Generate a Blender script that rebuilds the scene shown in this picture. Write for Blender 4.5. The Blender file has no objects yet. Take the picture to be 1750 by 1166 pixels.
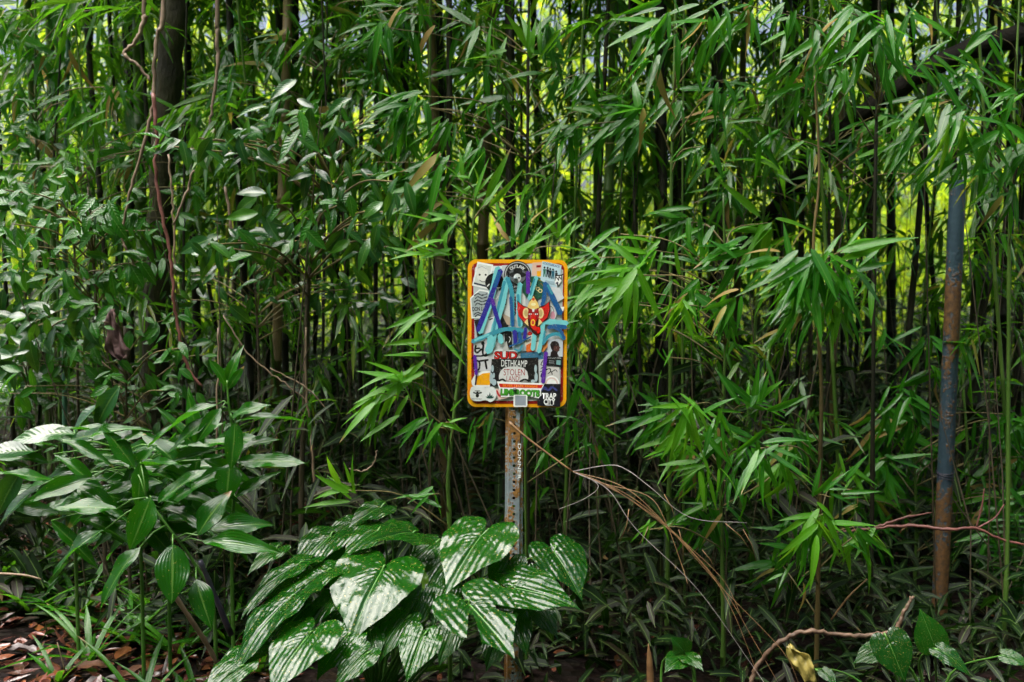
import bpy, math, random
import numpy as np
from mathutils import Vector, Matrix

random.seed(7)
rng = np.random.default_rng(7)
SC = bpy.context.scene
COL = SC.collection

# ------------------------------------------------------------------ camera
CAM_H, PITCH, LENS = 1.35, math.radians(4.0), 35.0
cam_data = bpy.data.cameras.new('camera')
cam_data.lens = LENS
cam_data.sensor_width = 36.0
cam_data.clip_start = 0.05
cam_data.clip_end = 2000.0
cam_data.dof.use_dof = True
cam_data.dof.focus_distance = 3.05
cam_data.dof.aperture_fstop = 3.2
cam = bpy.data.objects.new('camera', cam_data)
COL.objects.link(cam)
cam.location = (0, 0, CAM_H)
cam.rotation_euler = (math.radians(90) - PITCH, 0, 0)
SC.camera = cam

# ------------------------------------------------------------------ sky and sun
SUN_EL, SUN_AZ = math.radians(68), math.radians(-100)      # azimuth from +Y towards +X
world = bpy.data.worlds.new('World')
SC.world = world
world.use_nodes = True
wn, wl = world.node_tree.nodes, world.node_tree.links
bg = wn['Background']
sky = wn.new('ShaderNodeTexSky')
sky.sky_type = 'NISHITA'
sky.sun_disc = False
sky.sun_elevation = SUN_EL
sky.sun_rotation = SUN_AZ
sky.air_density = 0.7
sky.dust_density = 7.0
sky.ozone_density = 0.3
wl.new(sky.outputs[0], bg.inputs[0])
bg.inputs[1].default_value = 0.085
sun_data = bpy.data.lights.new('sun', 'SUN')
sun_data.energy = 5.0
sun_data.angle = math.radians(65)
sun_data.color = (1.0, 0.98, 0.94)
sun = bpy.data.objects.new('sun', sun_data)
COL.objects.link(sun)
sdir = Vector((math.sin(SUN_AZ) * math.cos(SUN_EL), math.cos(SUN_AZ) * math.cos(SUN_EL), math.sin(SUN_EL)))
sun.rotation_euler = sdir.to_track_quat('Z', 'Y').to_euler()

SC.view_settings.view_transform = 'Standard'
SC.view_settings.look = 'None'
SC.view_settings.gamma = 1.0
SC.view_settings.exposure = 1.65
SC.cycles.max_bounces = 4
SC.cycles.diffuse_bounces = 2
SC.cycles.glossy_bounces = 2
SC.cycles.transmission_bounces = 2
SC.cycles.use_denoising = True
SC.cycles.use_adaptive_sampling = True
SC.cycles.adaptive_threshold = 0.03
SC.cycles.sample_clamp_indirect = 6.0

# ------------------------------------------------------------------ helpers
KX = 18.0 / LENS / 875.0


def P(px, py, d):
    """photo pixel (1750 wide) at depth d metres along +Y -> world point"""
    cx, cy = (px - 875) * KX, (583 - py) * KX
    dy = math.cos(PITCH) + cy * math.sin(PITCH)
    dz = -math.sin(PITCH) + cy * math.cos(PITCH)
    s = d / dy
    return Vector((cx * s, d, CAM_H + dz * s))


def mpp(d):
    return d * KX


def link(name, mesh, parent=None):
    o = bpy.data.objects.new(name, mesh)
    COL.objects.link(o)
    if parent is not None:
        o.parent = parent
    return o


def thing(name, label, cat, loc=(0, 0, 0), group=None):
    o = bpy.data.objects.new(name, None)
    COL.objects.link(o)
    o.location = loc
    o['label'] = label
    o['category'] = cat
    if group:
        o['group'] = group
    return o


def tag(o, label, cat, group=None, kind=None):
    o['label'] = label
    o['category'] = cat
    if group:
        o['group'] = group
    if kind:
        o['kind'] = kind
    return o


class MB:
    def __init__(s):
        s.v, s.f, s.uv = [], [], []

    def add(s, verts, faces):
        b = len(s.v)
        s.v.extend([tuple(p) for p in verts])
        s.f.extend([tuple(i + b for i in f) for f in faces])

    def tube(s, pts, radii, n=6, cap=True):
        pts = [Vector(p) for p in pts]
        if not hasattr(radii, '__len__'):
            radii = [radii] * len(pts)
        b = len(s.v)
        m = len(pts)
        ref = None
        for i, p in enumerate(pts):
            t = (pts[min(i + 1, m - 1)] - pts[max(i - 1, 0)]).normalized()
            if ref is None:
                ref = Vector((1, 0, 0)) if abs(t.x) < 0.8 else Vector((0, 1, 0))
            a = (ref - t * ref.dot(t)).normalized()
            ref = a
            c = t.cross(a)
            for k in range(n):
                th = 2 * math.pi * k / n
                s.v.append(tuple(p + (a * math.cos(th) + c * math.sin(th)) * radii[i]))
        for i in range(m - 1):
            for k in range(n):
                k2 = (k + 1) % n
                s.f.append((b + i * n + k, b + i * n + k2, b + (i + 1) * n + k2, b + (i + 1) * n + k))
        if cap:
            s.f.append(tuple(b + k for k in range(n))[::-1])
            s.f.append(tuple(b + (m - 1) * n + k for k in range(n)))
        return s

    def mesh(s, name, mat, smooth=True):
        me = bpy.data.meshes.new(name)
        me.from_pydata(s.v, [], s.f)
        if mat is not None:
            me.materials.append(mat)
        if smooth:
            me.polygons.foreach_set('use_smooth', [True] * len(me.polygons))
        me.update()
        return me

    def build(s, name, mat, parent=None, smooth=True):
        return link(name, s.mesh(name, mat, smooth), parent)


def smooth_path(pts, per=6):
    """Catmull-Rom through points"""
    pts = [Vector(p) for p in pts]
    if len(pts) < 3:
        return [pts[0].lerp(pts[-1], i / per) for i in range(per + 1)]
    out = []
    q = [pts[0] * 2 - pts[1]] + pts + [pts[-1] * 2 - pts[-2]]
    for i in range(1, len(q) - 2):
        p0, p1, p2, p3 = q[i - 1], q[i], q[i + 1], q[i + 2]
        for k in range(per):
            t = k / per
            out.append(0.5 * ((2 * p1) + (p2 - p0) * t + (2 * p0 - 5 * p1 + 4 * p2 - p3) * t * t
                              + (3 * p1 - p0 - 3 * p2 + p3) * t ** 3))
    out.append(pts[-1])
    return out


def unit(a):
    return a / np.maximum(np.linalg.norm(a, axis=-1, keepdims=True), 1e-9)


def prof_bamboo(t):
    return np.sin(np.pi * np.clip(t, 0, 1) ** 0.62) ** 0.9


def prof_ellip(t):
    return np.sin(np.pi * np.clip(t, 0, 1) ** 0.85) ** 0.95


def prof_strap(t):
    return np.minimum(1, np.minimum(t * 12 + 0.5, (1 - t) * 3.0)) ** 0.8


class LB:
    """collects leaves as numpy batches, all joined into one mesh"""

    def __init__(s):
        s.V, s.L, s.T, s.UV, s.n = [], [], [], [], 0

    def add(s, Pp, D, N, L, W, droop=0.25, fold=0.25, k=2, prof=prof_bamboo):
        Pp, D, N = np.asarray(Pp, float), unit(np.asarray(D, float)), np.asarray(N, float)
        n = len(Pp)
        L = np.broadcast_to(np.asarray(L, float), (n,))
        W = np.broadcast_to(np.asarray(W, float), (n,))
        droop = np.broadcast_to(np.asarray(droop, float), (n,))
        fold = np.broadcast_to(np.asarray(fold, float), (n,))[:, None]
        S = unit(np.cross(D, N))
        N = np.cross(S, D)
        ts = np.linspace(0, 1, k + 2)[1:-1]
        if k == 1:
            ts = np.array([0.38])
        elif k == 2:
            ts = np.array([0.22, 0.62])
        nv = 3 * k + 2
        V = np.zeros((n, nv, 3))
        UV = np.zeros((nv, 2))
        V[:, 0] = Pp
        UV[0] = (.5, 0)

        def ctr(t):
            c = Pp + D * (L * t)[:, None]
            c[:, 2] -= droop * L * t * t
            return c
        for i, t in enumerate(ts):
            c = ctr(t)
            h = (W * 0.5 * prof(np.array(t)))[:, None]
            V[:, 1 + 3 * i] = c - S * h + N * h * fold
            V[:, 2 + 3 * i] = c
            V[:, 3 + 3 * i] = c + S * h + N * h * fold
            UV[1 + 3 * i], UV[2 + 3 * i], UV[3 + 3 * i] = (0, t), (.5, t), (1, t)
        V[:, -1] = ctr(1.0)
        UV[-1] = (.5, 1)
        faces = [(0, 2, 1), (0, 3, 2)]
        for i in range(k - 1):
            a, b = 1 + 3 * i, 4 + 3 * i
            faces += [(a, a + 1, b + 1, b), (a + 1, a + 2, b + 2, b + 1)]
        a = 1 + 3 * (k - 1)
        faces += [(a, a + 1, nv - 1), (a + 1, a + 2, nv - 1)]
        loop = np.array([i for f in faces for i in f])
        tot = np.array([len(f) for f in faces])
        off = s.n + np.arange(n) * nv
        s.V.append(V.reshape(-1, 3))
        s.L.append((loop[None, :] + off[:, None]).ravel())
        s.T.append(np.tile(tot, n))
        s.UV.append(np.tile(UV[loop], (n, 1)))
        s.n += n * nv
        return s

    def mesh(s, name, mat, smooth=True):
        V = np.concatenate(s.V)
        L = np.concatenate(s.L).astype(np.int32)
        T = np.concatenate(s.T).astype(np.int32)
        UV = np.concatenate(s.UV)
        me = bpy.data.meshes.new(name)
        me.vertices.add(len(V))
        me.vertices.foreach_set('co', V.ravel())
        me.loops.add(len(L))
        me.loops.foreach_set('vertex_index', L)
        me.polygons.add(len(T))
        st = np.concatenate([[0], np.cumsum(T)[:-1]]).astype(np.int32)
        me.polygons.foreach_set('loop_start', st)
        if smooth:
            me.polygons.foreach_set('use_smooth', np.ones(len(T), bool))
        uvl = me.uv_layers.new(name='UVMap')
        uvl.data.foreach_set('uv', UV.astype(np.float32).ravel())
        me.update(calc_edges=True)
        me.materials.append(mat)
        return me


# ------------------------------------------------------------------ materials
def nmat(name):
    m = bpy.data.materials.new(name)
    m.use_nodes = True
    nt = m.node_tree
    b = nt.nodes['Principled BSDF']
    return m, nt, nt.nodes, nt.links, b


def math_node(nt, op, a, b=None, c=None):
    n = nt.nodes.new('ShaderNodeMath')
    n.operation = op
    for i, x in enumerate((a, b, c)):
        if x is None:
            continue
        if isinstance(x, (int, float)):
            n.inputs[i].default_value = x
        else:
            nt.links.new(x, n.inputs[i])
    return n.outputs[0]


def mix_col(nt, fac, a, b, mode='MIX'):
    n = nt.nodes.new('ShaderNodeMix')
    n.data_type = 'RGBA'
    n.blend_type = mode
    for i, x in ((0, fac), (6, a), (7, b)):
        if isinstance(x, (int, float)):
            n.inputs[i].default_value = x
        elif isinstance(x, tuple):
            n.inputs[i].default_value = (*x, 1)
        else:
            nt.links.new(x, n.inputs[i])
    return n.outputs[2]


def noise(nt, scale, detail=3, coord=None, rough=0.5):
    n = nt.nodes.new('ShaderNodeTexNoise')
    n.inputs['Scale'].default_value = scale
    n.inputs['Detail'].default_value = detail
    n.inputs['Roughness'].default_value = rough
    if coord is not None:
        nt.links.new(coord, n.inputs['Vector'])
    return n.outputs['Fac']


def ramp(nt, fac, stops):
    n = nt.nodes.new('ShaderNodeValToRGB')
    e = n.color_ramp.elements
    while len(e) > 1:
        e.remove(e[-1])
    e[0].position = stops[0][0]
    e[0].color = (*stops[0][1], 1)
    for p, c in stops[1:]:
        x = e.new(p)
        x.color = (*c, 1)
    nt.links.new(fac, n.inputs[0])
    return n.outputs[0]


def leaf_mat(name, cols, trans_col, trans=0.35, rough=0.3, tip=0.25, ribs=0, bump=0.2, vein=0.35, spec=0.5, spots=0.0, dim=.65, tdim=.9):
    """cols: list of colours spread over the leaves at random; ribs: number of side veins (0 = parallel veins)"""
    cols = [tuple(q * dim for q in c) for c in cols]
    trans_col = tuple(q * tdim for q in trans_col)
    m, nt, N, Lk, b = nmat(name)
    geo = N.new('ShaderNodeNewGeometry')
    oi = N.new('ShaderNodeObjectInfo')
    uv = N.new('ShaderNodeUVMap')
    sep = N.new('ShaderNodeSeparateXYZ')
    Lk.new(uv.outputs[0], sep.inputs[0])
    r = math_node(nt, 'FRACT', math_node(nt, 'ADD', math_node(nt, 'MULTIPLY', oi.outputs['Random'], 7.31),
                                         geo.outputs['Random Per Island']))
    stops = [(i / max(1, len(cols) - 1), c) for i, c in enumerate(cols)]
    col = ramp(nt, r, stops)
    tc = N.new('ShaderNodeTexCoord')
    nz = noise(nt, 9.0, 3, tc.outputs['Object'])
    col = mix_col(nt, math_node(nt, 'MULTIPLY', nz, 0.5), col, mix_col(nt, 1.0, col, (0.55, 0.62, 0.5), 'MULTIPLY'))
    au = math_node(nt, 'ABSOLUTE', math_node(nt, 'SUBTRACT', sep.outputs[0], 0.5))
    mid = math_node(nt, 'LESS_THAN', au, 0.035)
    col = mix_col(nt, math_node(nt, 'MULTIPLY', mid, vein), col, (0.22, 0.38, 0.08))
    if ribs:
        ph = math_node(nt, 'SINE', math_node(nt, 'MULTIPLY', math_node(nt, 'SUBTRACT', sep.outputs[1],
                       math_node(nt, 'MULTIPLY', au, 0.35)), ribs * 6.283))
    else:
        ph = math_node(nt, 'SINE', math_node(nt, 'MULTIPLY', sep.outputs[0], 60.0))
    # dry tips and edges on some leaves
    if tip > 0:
        r2 = math_node(nt, 'FRACT', math_node(nt, 'MULTIPLY', r, 13.7))
        lim = math_node(nt, 'ADD', math_node(nt, 'MULTIPLY', r2, 0.25 / max(tip, .01)), 0.84)
        edge = math_node(nt, 'ADD', sep.outputs[1], math_node(nt, 'MULTIPLY', nz, 0.16))
        df = N.new('ShaderNodeMapRange')
        df.inputs[1].default_value, df.inputs[2].default_value = 0.0, 0.10
        Lk.new(math_node(nt, 'SUBTRACT', edge, lim), df.inputs[0])
        dry = math_node(nt, 'MULTIPLY', df.outputs[0], math_node(nt, 'LESS_THAN', r2, tip))
        col = mix_col(nt, dry, col, mix_col(nt, nz, (0.30, 0.17, 0.05), (0.16, 0.11, 0.06)))
    if spots > 0:
        sp = math_node(nt, 'GREATER_THAN', noise(nt, 40, 2, tc.outputs['Object']), 1 - spots)
        col = mix_col(nt, sp, col, (0.25, 0.22, 0.05))
    Lk.new(col, b.inputs['Base Color'])
    rr = math_node(nt, 'ADD', math_node(nt, 'MULTIPLY', noise(nt, 30, 2, tc.outputs['Object']), 0.2), rough - 0.1)
    Lk.new(rr, b.inputs['Roughness'])
    b.inputs['Specular IOR Level'].default_value = spec
    hgt = math_node(nt, 'ADD', math_node(nt, 'MULTIPLY', ph, 0.5), math_node(nt, 'MULTIPLY', nz, 1.5))
    bp = N.new('ShaderNodeBump')
    bp.inputs['Strength'].default_value = bump
    bp.inputs['Distance'].default_value = 0.004
    Lk.new(hgt, bp.inputs['Height'])
    Lk.new(bp.outputs[0], b.inputs['Normal'])
    tr = N.new('ShaderNodeBsdfTranslucent')
    tcol = mix_col(nt, 0.65, col, trans_col)
    Lk.new(tcol, tr.inputs[0])
    mx = N.new('ShaderNodeMixShader')
    mx.inputs[0].default_value = trans
    Lk.new(b.outputs[0], mx.inputs[1])
    Lk.new(tr.outputs[0], mx.inputs[2])
    Lk.new(mx.outputs[0], N['Material Output'].inputs[0])
    return m


def plain_mat(name, c1, c2, scale=12, rough=0.6, bump=0.3, metal=0.0, stretch=(1, 1, 1), spec=0.5, dist=0.004):
    m, nt, N, Lk, b = nmat(name)
    tc = N.new('ShaderNodeTexCoord')
    mp = N.new('ShaderNodeMapping')
    mp.inputs['Scale'].default_value = stretch
    Lk.new(tc.outputs['Object'], mp.inputs[0])
    f = noise(nt, scale, 5, mp.outputs[0], 0.65)
    oi = N.new('ShaderNodeObjectInfo')
    c = ramp(nt, f, [(0.3, c1), (0.7, c2)])
    c = mix_col(nt, math_node(nt, 'MULTIPLY', oi.outputs['Random'], 0.5), c, mix_col(nt, 1.0, c, (0.5, 0.5, 0.5), 'MULTIPLY'))
    Lk.new(c, b.inputs['Base Color'])
    b.inputs['Roughness'].default_value = rough
    b.inputs['Metallic'].default_value = metal
    b.inputs['Specular IOR Level'].default_value = spec
    bp = N.new('ShaderNodeBump')
    bp.inputs['Strength'].default_value = bump
    bp.inputs['Distance'].default_value = dist
    Lk.new(f, bp.inputs['Height'])
    Lk.new(bp.outputs[0], b.inputs['Normal'])
    return m


M = {}
M['bamboo_leaf'] = leaf_mat('bamboo_leaf', [(.010, .075, .006), (.020, .13, .006), (.032, .17, .007), (.014, .09, .008), (.06, .23, .008)],
                            (.15, .58, .012), .38, .20, tip=.35, spec=.5, dim=1.0, tdim=1.0)
M['bamboo_leaf_young'] = leaf_mat('bamboo_leaf_young', [(.05, .22, .006), (.10, .32, .010), (.06, .25, .008)],
                                  (.32, .70, .02), .42, .30, tip=.1, spec=.4, dim=.8, tdim=1)
M['bamboo_leaf_dry'] = leaf_mat('bamboo_leaf_dry', [(.30, .20, .05), (.42, .27, .09), (.34, .30, .06), (.25, .13, .06)],
                                (.55, .38, .10), .4, .45, tip=.4, spec=.3, dim=.8, tdim=1)
M['bamboo_leaf_grove'] = leaf_mat('bamboo_leaf_grove', [(.012, .075, .006), (.025, .12, .006), (.05, .17, .007), (.018, .09, .010), (.09, .20, .010), (.02, .11, .008), (.03, .14, .007), (.30, .20, .03)],
                                  (.20, .58, .015), .40, .23, tip=.3, spec=.45, dim=.8, tdim=1.1)
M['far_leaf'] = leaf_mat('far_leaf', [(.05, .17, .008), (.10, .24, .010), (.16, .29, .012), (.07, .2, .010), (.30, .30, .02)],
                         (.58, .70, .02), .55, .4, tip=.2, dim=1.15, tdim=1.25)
M['shrub_leaf'] = leaf_mat('shrub_leaf', [(.010, .065, .012), (.014, .08, .014), (.02, .11, .010), (.012, .07, .018), (.07, .24, .012)],
                           (.18, .50, .015), .2, .24, tip=.08, ribs=11, bump=.14, vein=.25, spec=.6, dim=.7)
M['laurel_leaf'] = leaf_mat('laurel_leaf', [(.010, .08, .007), (.024, .15, .008), (.016, .11, .009), (.04, .19, .010)],
                            (.16, .52, .015), .25, .22, tip=.05, ribs=8, bump=.3, vein=.35, spec=.5, dim=.85)
M['ginger_leaf'] = leaf_mat('ginger_leaf', [(.008, .085, .004), (.018, .15, .005), (.028, .19, .006), (.012, .11, .005)],
                            (.12, .52, .01), .28, .17, tip=.12, ribs=0, bump=.2, vein=.25, spec=.5, dim=.5, tdim=.8, spots=.3)
M['heart_leaf'] = leaf_mat('heart_leaf', [(.006, .07, .005), (.010, .10, .005), (.016, .13, .006)],
                           (.10, .48, .01), .2, .2, tip=0, ribs=0, bump=.35, vein=.0, spec=.42, dim=.45, tdim=.8, spots=.33)
M['heart_leaf_backlit'] = leaf_mat('heart_leaf_backlit', [(.14, .30, .03), (.2, .36, .04)], (.45, .65, .06), .5, .35, tip=0, bump=.05, vein=.0, dim=1, tdim=1)  # copy of the heart leaf: pale underside, backlit glow put into the colour
M['strap_leaf'] = leaf_mat('strap_leaf', [(.014, .10, .006), (.03, .17, .007), (.055, .22, .010), (.02, .13, .007)],
                           (.18, .52, .015), .3, .24, tip=.15, bump=.3, vein=.25, dim=.85)
M['yellow_leaf'] = leaf_mat('yellow_leaf', [(.45, .36, .10), (.5, .42, .14)], (.6, .5, .1), .35, .4, tip=.8, ribs=8, spots=.35, dim=1, tdim=1)
M['dead_leaf'] = plain_mat('dead_leaf', (.06, .02, .012), (.20, .085, .045), 25, .42, .5)
M['grey_dead_leaf'] = plain_mat('grey_dead_leaf', (.06, .045, .045), (.17, .14, .145), 18, .35, .5)
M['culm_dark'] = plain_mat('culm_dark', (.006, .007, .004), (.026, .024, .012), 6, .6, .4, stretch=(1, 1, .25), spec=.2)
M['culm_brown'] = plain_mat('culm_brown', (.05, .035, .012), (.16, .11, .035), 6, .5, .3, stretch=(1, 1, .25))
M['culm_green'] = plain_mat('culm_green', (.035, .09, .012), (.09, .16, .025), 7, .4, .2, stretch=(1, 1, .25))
M['culm_bluegreen'] = plain_mat('culm_bluegreen', (.03, .10, .07), (.06, .15, .09), 7, .4, .2, stretch=(1, 1, .25))
M['twig'] = plain_mat('twig', (.10, .085, .03), (.24, .18, .07), 20, .55, .3)
M['green_stem'] = plain_mat('green_stem', (.04, .14, .015), (.09, .22, .03), 12, .4, .2)
M['liana'] = plain_mat('liana', (.12, .075, .045), (.34, .24, .16), 25, .6, .6, stretch=(1, 1, .4))
M['red_vine'] = plain_mat('red_vine', (.10, .03, .028), (.24, .09, .07), 25, .5, .6)
M['bark'] = plain_mat('bark', (.015, .013, .006), (.09, .065, .03), 14, .8, 1.0, stretch=(1, 1, .3), dist=.02)
M['bark_dark'] = plain_mat('bark_dark', (.004, .0035, .003), (.016, .013, .009), 10, .8, 1.0, dist=.02, spec=.15)
M['straw'] = plain_mat('straw', (.10, .045, .018), (.27, .15, .06), 25, .5, .4, stretch=(.3, .3, 1))
M['straw_grey'] = plain_mat('straw_grey', (.14, .12, .12), (.34, .30, .29), 25, .4, .4)
M['stick_dark'] = plain_mat('stick_dark', (.02, .018, .03), (.07, .06, .10), 20, .3, .4)
M['hanging_leaf'] = plain_mat('hanging_leaf', (.07, .032, .032), (.22, .12, .115), 18, .6, .9)


def soil_mat():
    m, nt, N, Lk, b = nmat('soil')
    tc = N.new('ShaderNodeTexCoord')
    f = noise(nt, 3.0, 8, tc.outputs['Object'], .7)
    v = N.new('ShaderNodeTexVoronoi')
    v.inputs['Scale'].default_value = 24
    Lk.new(tc.outputs['Object'], v.inputs['Vector'])
    c = ramp(nt, f, [(.25, (.004, .0028, .0022)), (.55, (.012, .007, .005)), (.8, (.03, .016, .010))])
    c = mix_col(nt, .35, c, v.outputs['Color'], 'MULTIPLY')
    Lk.new(c, b.inputs['Base Color'])
    b.inputs['Roughness'].default_value = .8
    b.inputs['Specular IOR Level'].default_value = .12
    bp = N.new('ShaderNodeBump')
    bp.inputs['Distance'].default_value = .03
    Lk.new(math_node(nt, 'ADD', f, v.outputs['Distance']), bp.inputs['Height'])
    Lk.new(bp.outputs[0], b.inputs['Normal'])
    return m


M['soil'] = soil_mat()
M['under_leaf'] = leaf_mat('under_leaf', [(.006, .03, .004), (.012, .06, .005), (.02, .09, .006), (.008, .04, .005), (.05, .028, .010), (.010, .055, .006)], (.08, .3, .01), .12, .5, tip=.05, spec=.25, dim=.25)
M['twig_dark'] = plain_mat('twig_dark', (.03, .022, .010), (.10, .075, .04), 20, .6, .3)
M['bark_moss'] = plain_mat('bark_moss', (.012, .010, .005), (.055, .048, .016), 11, .85, 1.0, stretch=(1, 1, .4), dist=.03)
M['liana_dark'] = plain_mat('liana_dark', (.035, .018, .010), (.17, .10, .06), 40, .6, 1.0, dist=.006)
# ------------------------------------------------------------------ ground
def ground_z(x, y):
    """the forest floor: almost level, a low bank rising to the left behind the path edge"""
    return 0.05 * math.sin(x * 1.3 + 0.5) * math.cos(y * 0.9) + 0.03 * math.sin(x * 3.1 + y * 2.3) \
        + 0.10 * max(0.0, min(1.0, (-x - 0.6) / 2.0))


def build_ground():
    mb = MB()
    xs = [-400, -120, -40, -16] + list(np.arange(-10, 10.01, 0.33)) + [16, 40, 120, 400]
    ys = [-200, -60, -20, -8] + list(np.arange(-4, 14.01, 0.33)) + [20, 40, 120, 400]
    for y in ys:
        for x in xs:
            mb.v.append((x, y, ground_z(x, y) if abs(x) < 12 and -5 < y < 15 else 0.0))
    n = len(xs)
    for j in range(len(ys) - 1):
        for i in range(n - 1):
            a = j * n + i
            mb.f.append((a, a + 1, a + n + 1, a + n))
    g = mb.build('ground', M['soil'])
    g['kind'] = 'structure'


build_ground()


# ------------------------------------------------------------------ bamboo grove
def foliage_mesh(name, z0, z1, seed, mat, dens=1.0, leaf=(.11, .20), reach=(.35, .95), k=2, droop=.4, crown=True):
    """leafy side branches of one bamboo stem, joined (too many leaves to count)"""
    r = np.random.default_rng(seed)
    lb = LB()
    Ps, Ds, Ns, Ls, Ws = [], [], [], [], []
    tw = []
    z = z0
    while z < z1:
        nb = r.integers(1, 4)
        high = crown and z > 3.9  # crown above view made denser and larger-leaved to shade the grove
        for _ in range(int(nb * dens * (2.1 if high else 1) + r.random())):
            az = r.random() * 2 * math.pi
            ln = r.uniform(*reach) * (1.25 if high else 1)
            up = r.uniform(-.1, .6)
            d0 = np.array([math.cos(az), math.sin(az), up])
            d0 /= np.linalg.norm(d0)
            pts = []
            for i in range(7):
                t = i / 6
                pts.append(np.array([0, 0, z]) + d0 * ln * t + np.array([0, 0, -droop * ln * t * t]))
            tw.append(pts)
            for i in range(2, 7):
                c = pts[i]
                dirb = pts[i] - pts[i - 1]
                dirb /= np.linalg.norm(dirb)
                for _ in range(r.integers(3, 6)):
                    d = dirb * .8 + r.normal(0, .55, 3) + np.array([0, 0, -.35])
                    Ps.append(c + r.normal(0, .015, 3))
                    Ds.append(d)
                    Ns.append(np.array([0, 0, 1]) + r.normal(0, .5, 3))
                    L = r.uniform(*leaf) * (1.5 if high else 1)
                    Ls.append(L)
                    Ws.append(L * r.uniform(.12, .17))
        z += r.uniform(.22, .38)
    n = len(Ps)
    lb.add(Ps, Ds, Ns, Ls, Ws, r.uniform(.05, .5, n), r.uniform(.1, .5, n), k)
    # twigs: thin folded strips that share the leaf mesh
    for pts in tw:
        pts = np.array(pts)
        a, b = pts[:-1], pts[1:]
        lb.add(a, b - a, np.tile([0, 0, 1.], (len(a), 1)) + r.normal(0, .3, (len(a), 3)),
               np.linalg.norm(b - a, axis=1) * 1.05, .006, 0, .6, 1, lambda t: np.ones_like(t))
    return lb.mesh(name, mat, smooth=False)


def culm_mesh(name, h, r, mat, seed, n=8, bend=.0, step=.34):
    rr = random.Random(seed)
    pts, rad = [], []
    z = 0.0
    ph = rr.random() * 6
    while z < h:
        def c(zz):
            t = zz / h
            return Vector((bend * t * t * math.cos(ph) + .012 * math.sin(zz * 1.1 + ph),
                           bend * t * t * math.sin(ph) + .012 * math.cos(zz * .9 + ph), zz))
        q = r * (1 - .55 * z / h)
        for dz, m in ((0, 1.0), (.008, 1.22), (.018, 1.20), (.028, .97)):
            pts.append(c(z + dz))
            rad.append(q * m)
        z += step * rr.uniform(.8, 1.2)
    return MB().tube(pts, rad, n).mesh(name, mat)


FOL = [foliage_mesh('grove_foliage', 1.6 + .25 * (i % 4), 7.5, 100 + i, M['bamboo_leaf_grove'], dens=.88) for i in range(7)]
FOL_LOW = [foliage_mesh('grove_foliage_low', .7 + .25 * i, 6.5, 140 + i, M['bamboo_leaf_grove'], dens=.6) for i in range(3)]
MID = [foliage_mesh('low_foliage', .5 + .2 * i, 2.8, 180 + i, M['bamboo_leaf_grove'], dens=.5, leaf=(.09, .17), reach=(.25, .6), crown=False) for i in range(5)]
SHADE_TOPS = [foliage_mesh('shade_foliage', 3.7, 7.6, 190 + i, M['bamboo_leaf_grove'], dens=1.1, reach=(.5, 1.1)) for i in range(3)]  # leafy tops out of view, added for the shade they cast
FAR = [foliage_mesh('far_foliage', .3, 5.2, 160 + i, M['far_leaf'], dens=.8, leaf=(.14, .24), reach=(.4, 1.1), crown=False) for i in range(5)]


def bamboo(label, loc, r, h, mat, fol, seed, lean=(0, 0), group=None, name='bamboo', step=.34):
    t = thing(name, label, 'bamboo', loc, group)
    t.rotation_euler = (lean[0], lean[1], 0)
    link('culm', culm_mesh('culm', h, r, mat, seed, step=step), t)
    if fol is not None:
        f = link('foliage', fol, t)
        rr = random.Random(seed + 5)
        f.rotation_euler = (0, 0, rr.random() * 6.28)
        s = rr.uniform(.9, 1.1)
        f.scale = (s, s, s)
        f['kind'] = 'stuff'
    return t


def base_under(px, py, d):
    """ground point of a near-vertical stem seen at that pixel"""
    p = P(px, py, d)
    return Vector((p.x, p.y, ground_z(p.x, p.y) - .03))


# stems one can pick out: (pixel x, pixel y, depth, radius m, lean y-axis deg, material, label)
hand = [
    (1340, 300, 5.0, .030, 0, 'culm_dark', 'thick dark bamboo stem with a green stretch, left of the thin yellow-green stem'),
    (1491, 400, 5.3, .032, 0, 'culm_dark', 'dark straight bamboo stem between the thin green stem and the metal pipe'),
    (1672, 500, 5.0, .045, 1.0, 'culm_dark', 'thick black bamboo stem just behind the metal pipe'),
    (1712, 560, 5.4, .034, .5, 'culm_dark', 'dark bamboo stem second to the right of the metal pipe'),
    (1738, 560, 6.2, .030, 0, 'culm_dark', 'dark bamboo stem at the right edge of the picture beyond the pipe'),
    (1130, 250, 5.1, .036, 0, 'culm_dark', 'thick dark bamboo stem behind the slim green stem right of the sign'),
    (1085, 260, 5.8, .034, -.5, 'culm_dark', 'dark bamboo stem a little right of the sign, high behind the leaves'),
    (1268, 200, 5.5, .022, 0, 'culm_brown', 'thin brown bamboo stem with reddish sheath, right of the sign'),
    (873, 120, 4.9, .026, 0, 'culm_dark', 'dark bamboo stem rising straight above the sign'),
    (752, 200, 5.4, .026, 0, 'culm_dark', 'dark bamboo stem up and left of the sign'),
    (695, 230, 5.9, .024, 0, 'culm_dark', 'slim dark bamboo stem left of the bright gap above the sign'),
    (474, 560, 4.3, .024, 2.2, 'culm_brown', 'yellow-brown bamboo stem standing alone left of the sign'),
    (510, 600, 5.6, .028, 0, 'culm_dark', 'dark bamboo stem just right of the yellow-brown stem'),
    (430, 200, 5.8, .026, 0, 'culm_dark', 'dark bamboo stem above the broad-leaved shrub'),
    (325, 130, 5.6, .026, 0, 'culm_dark', 'dark bamboo stem right of the mossy tree trunk'),
    (120, 150, 4.4, .012, 2.5, 'culm_bluegreen', 'thin blue-green bamboo stem in the upper left leaves'),
]
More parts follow.
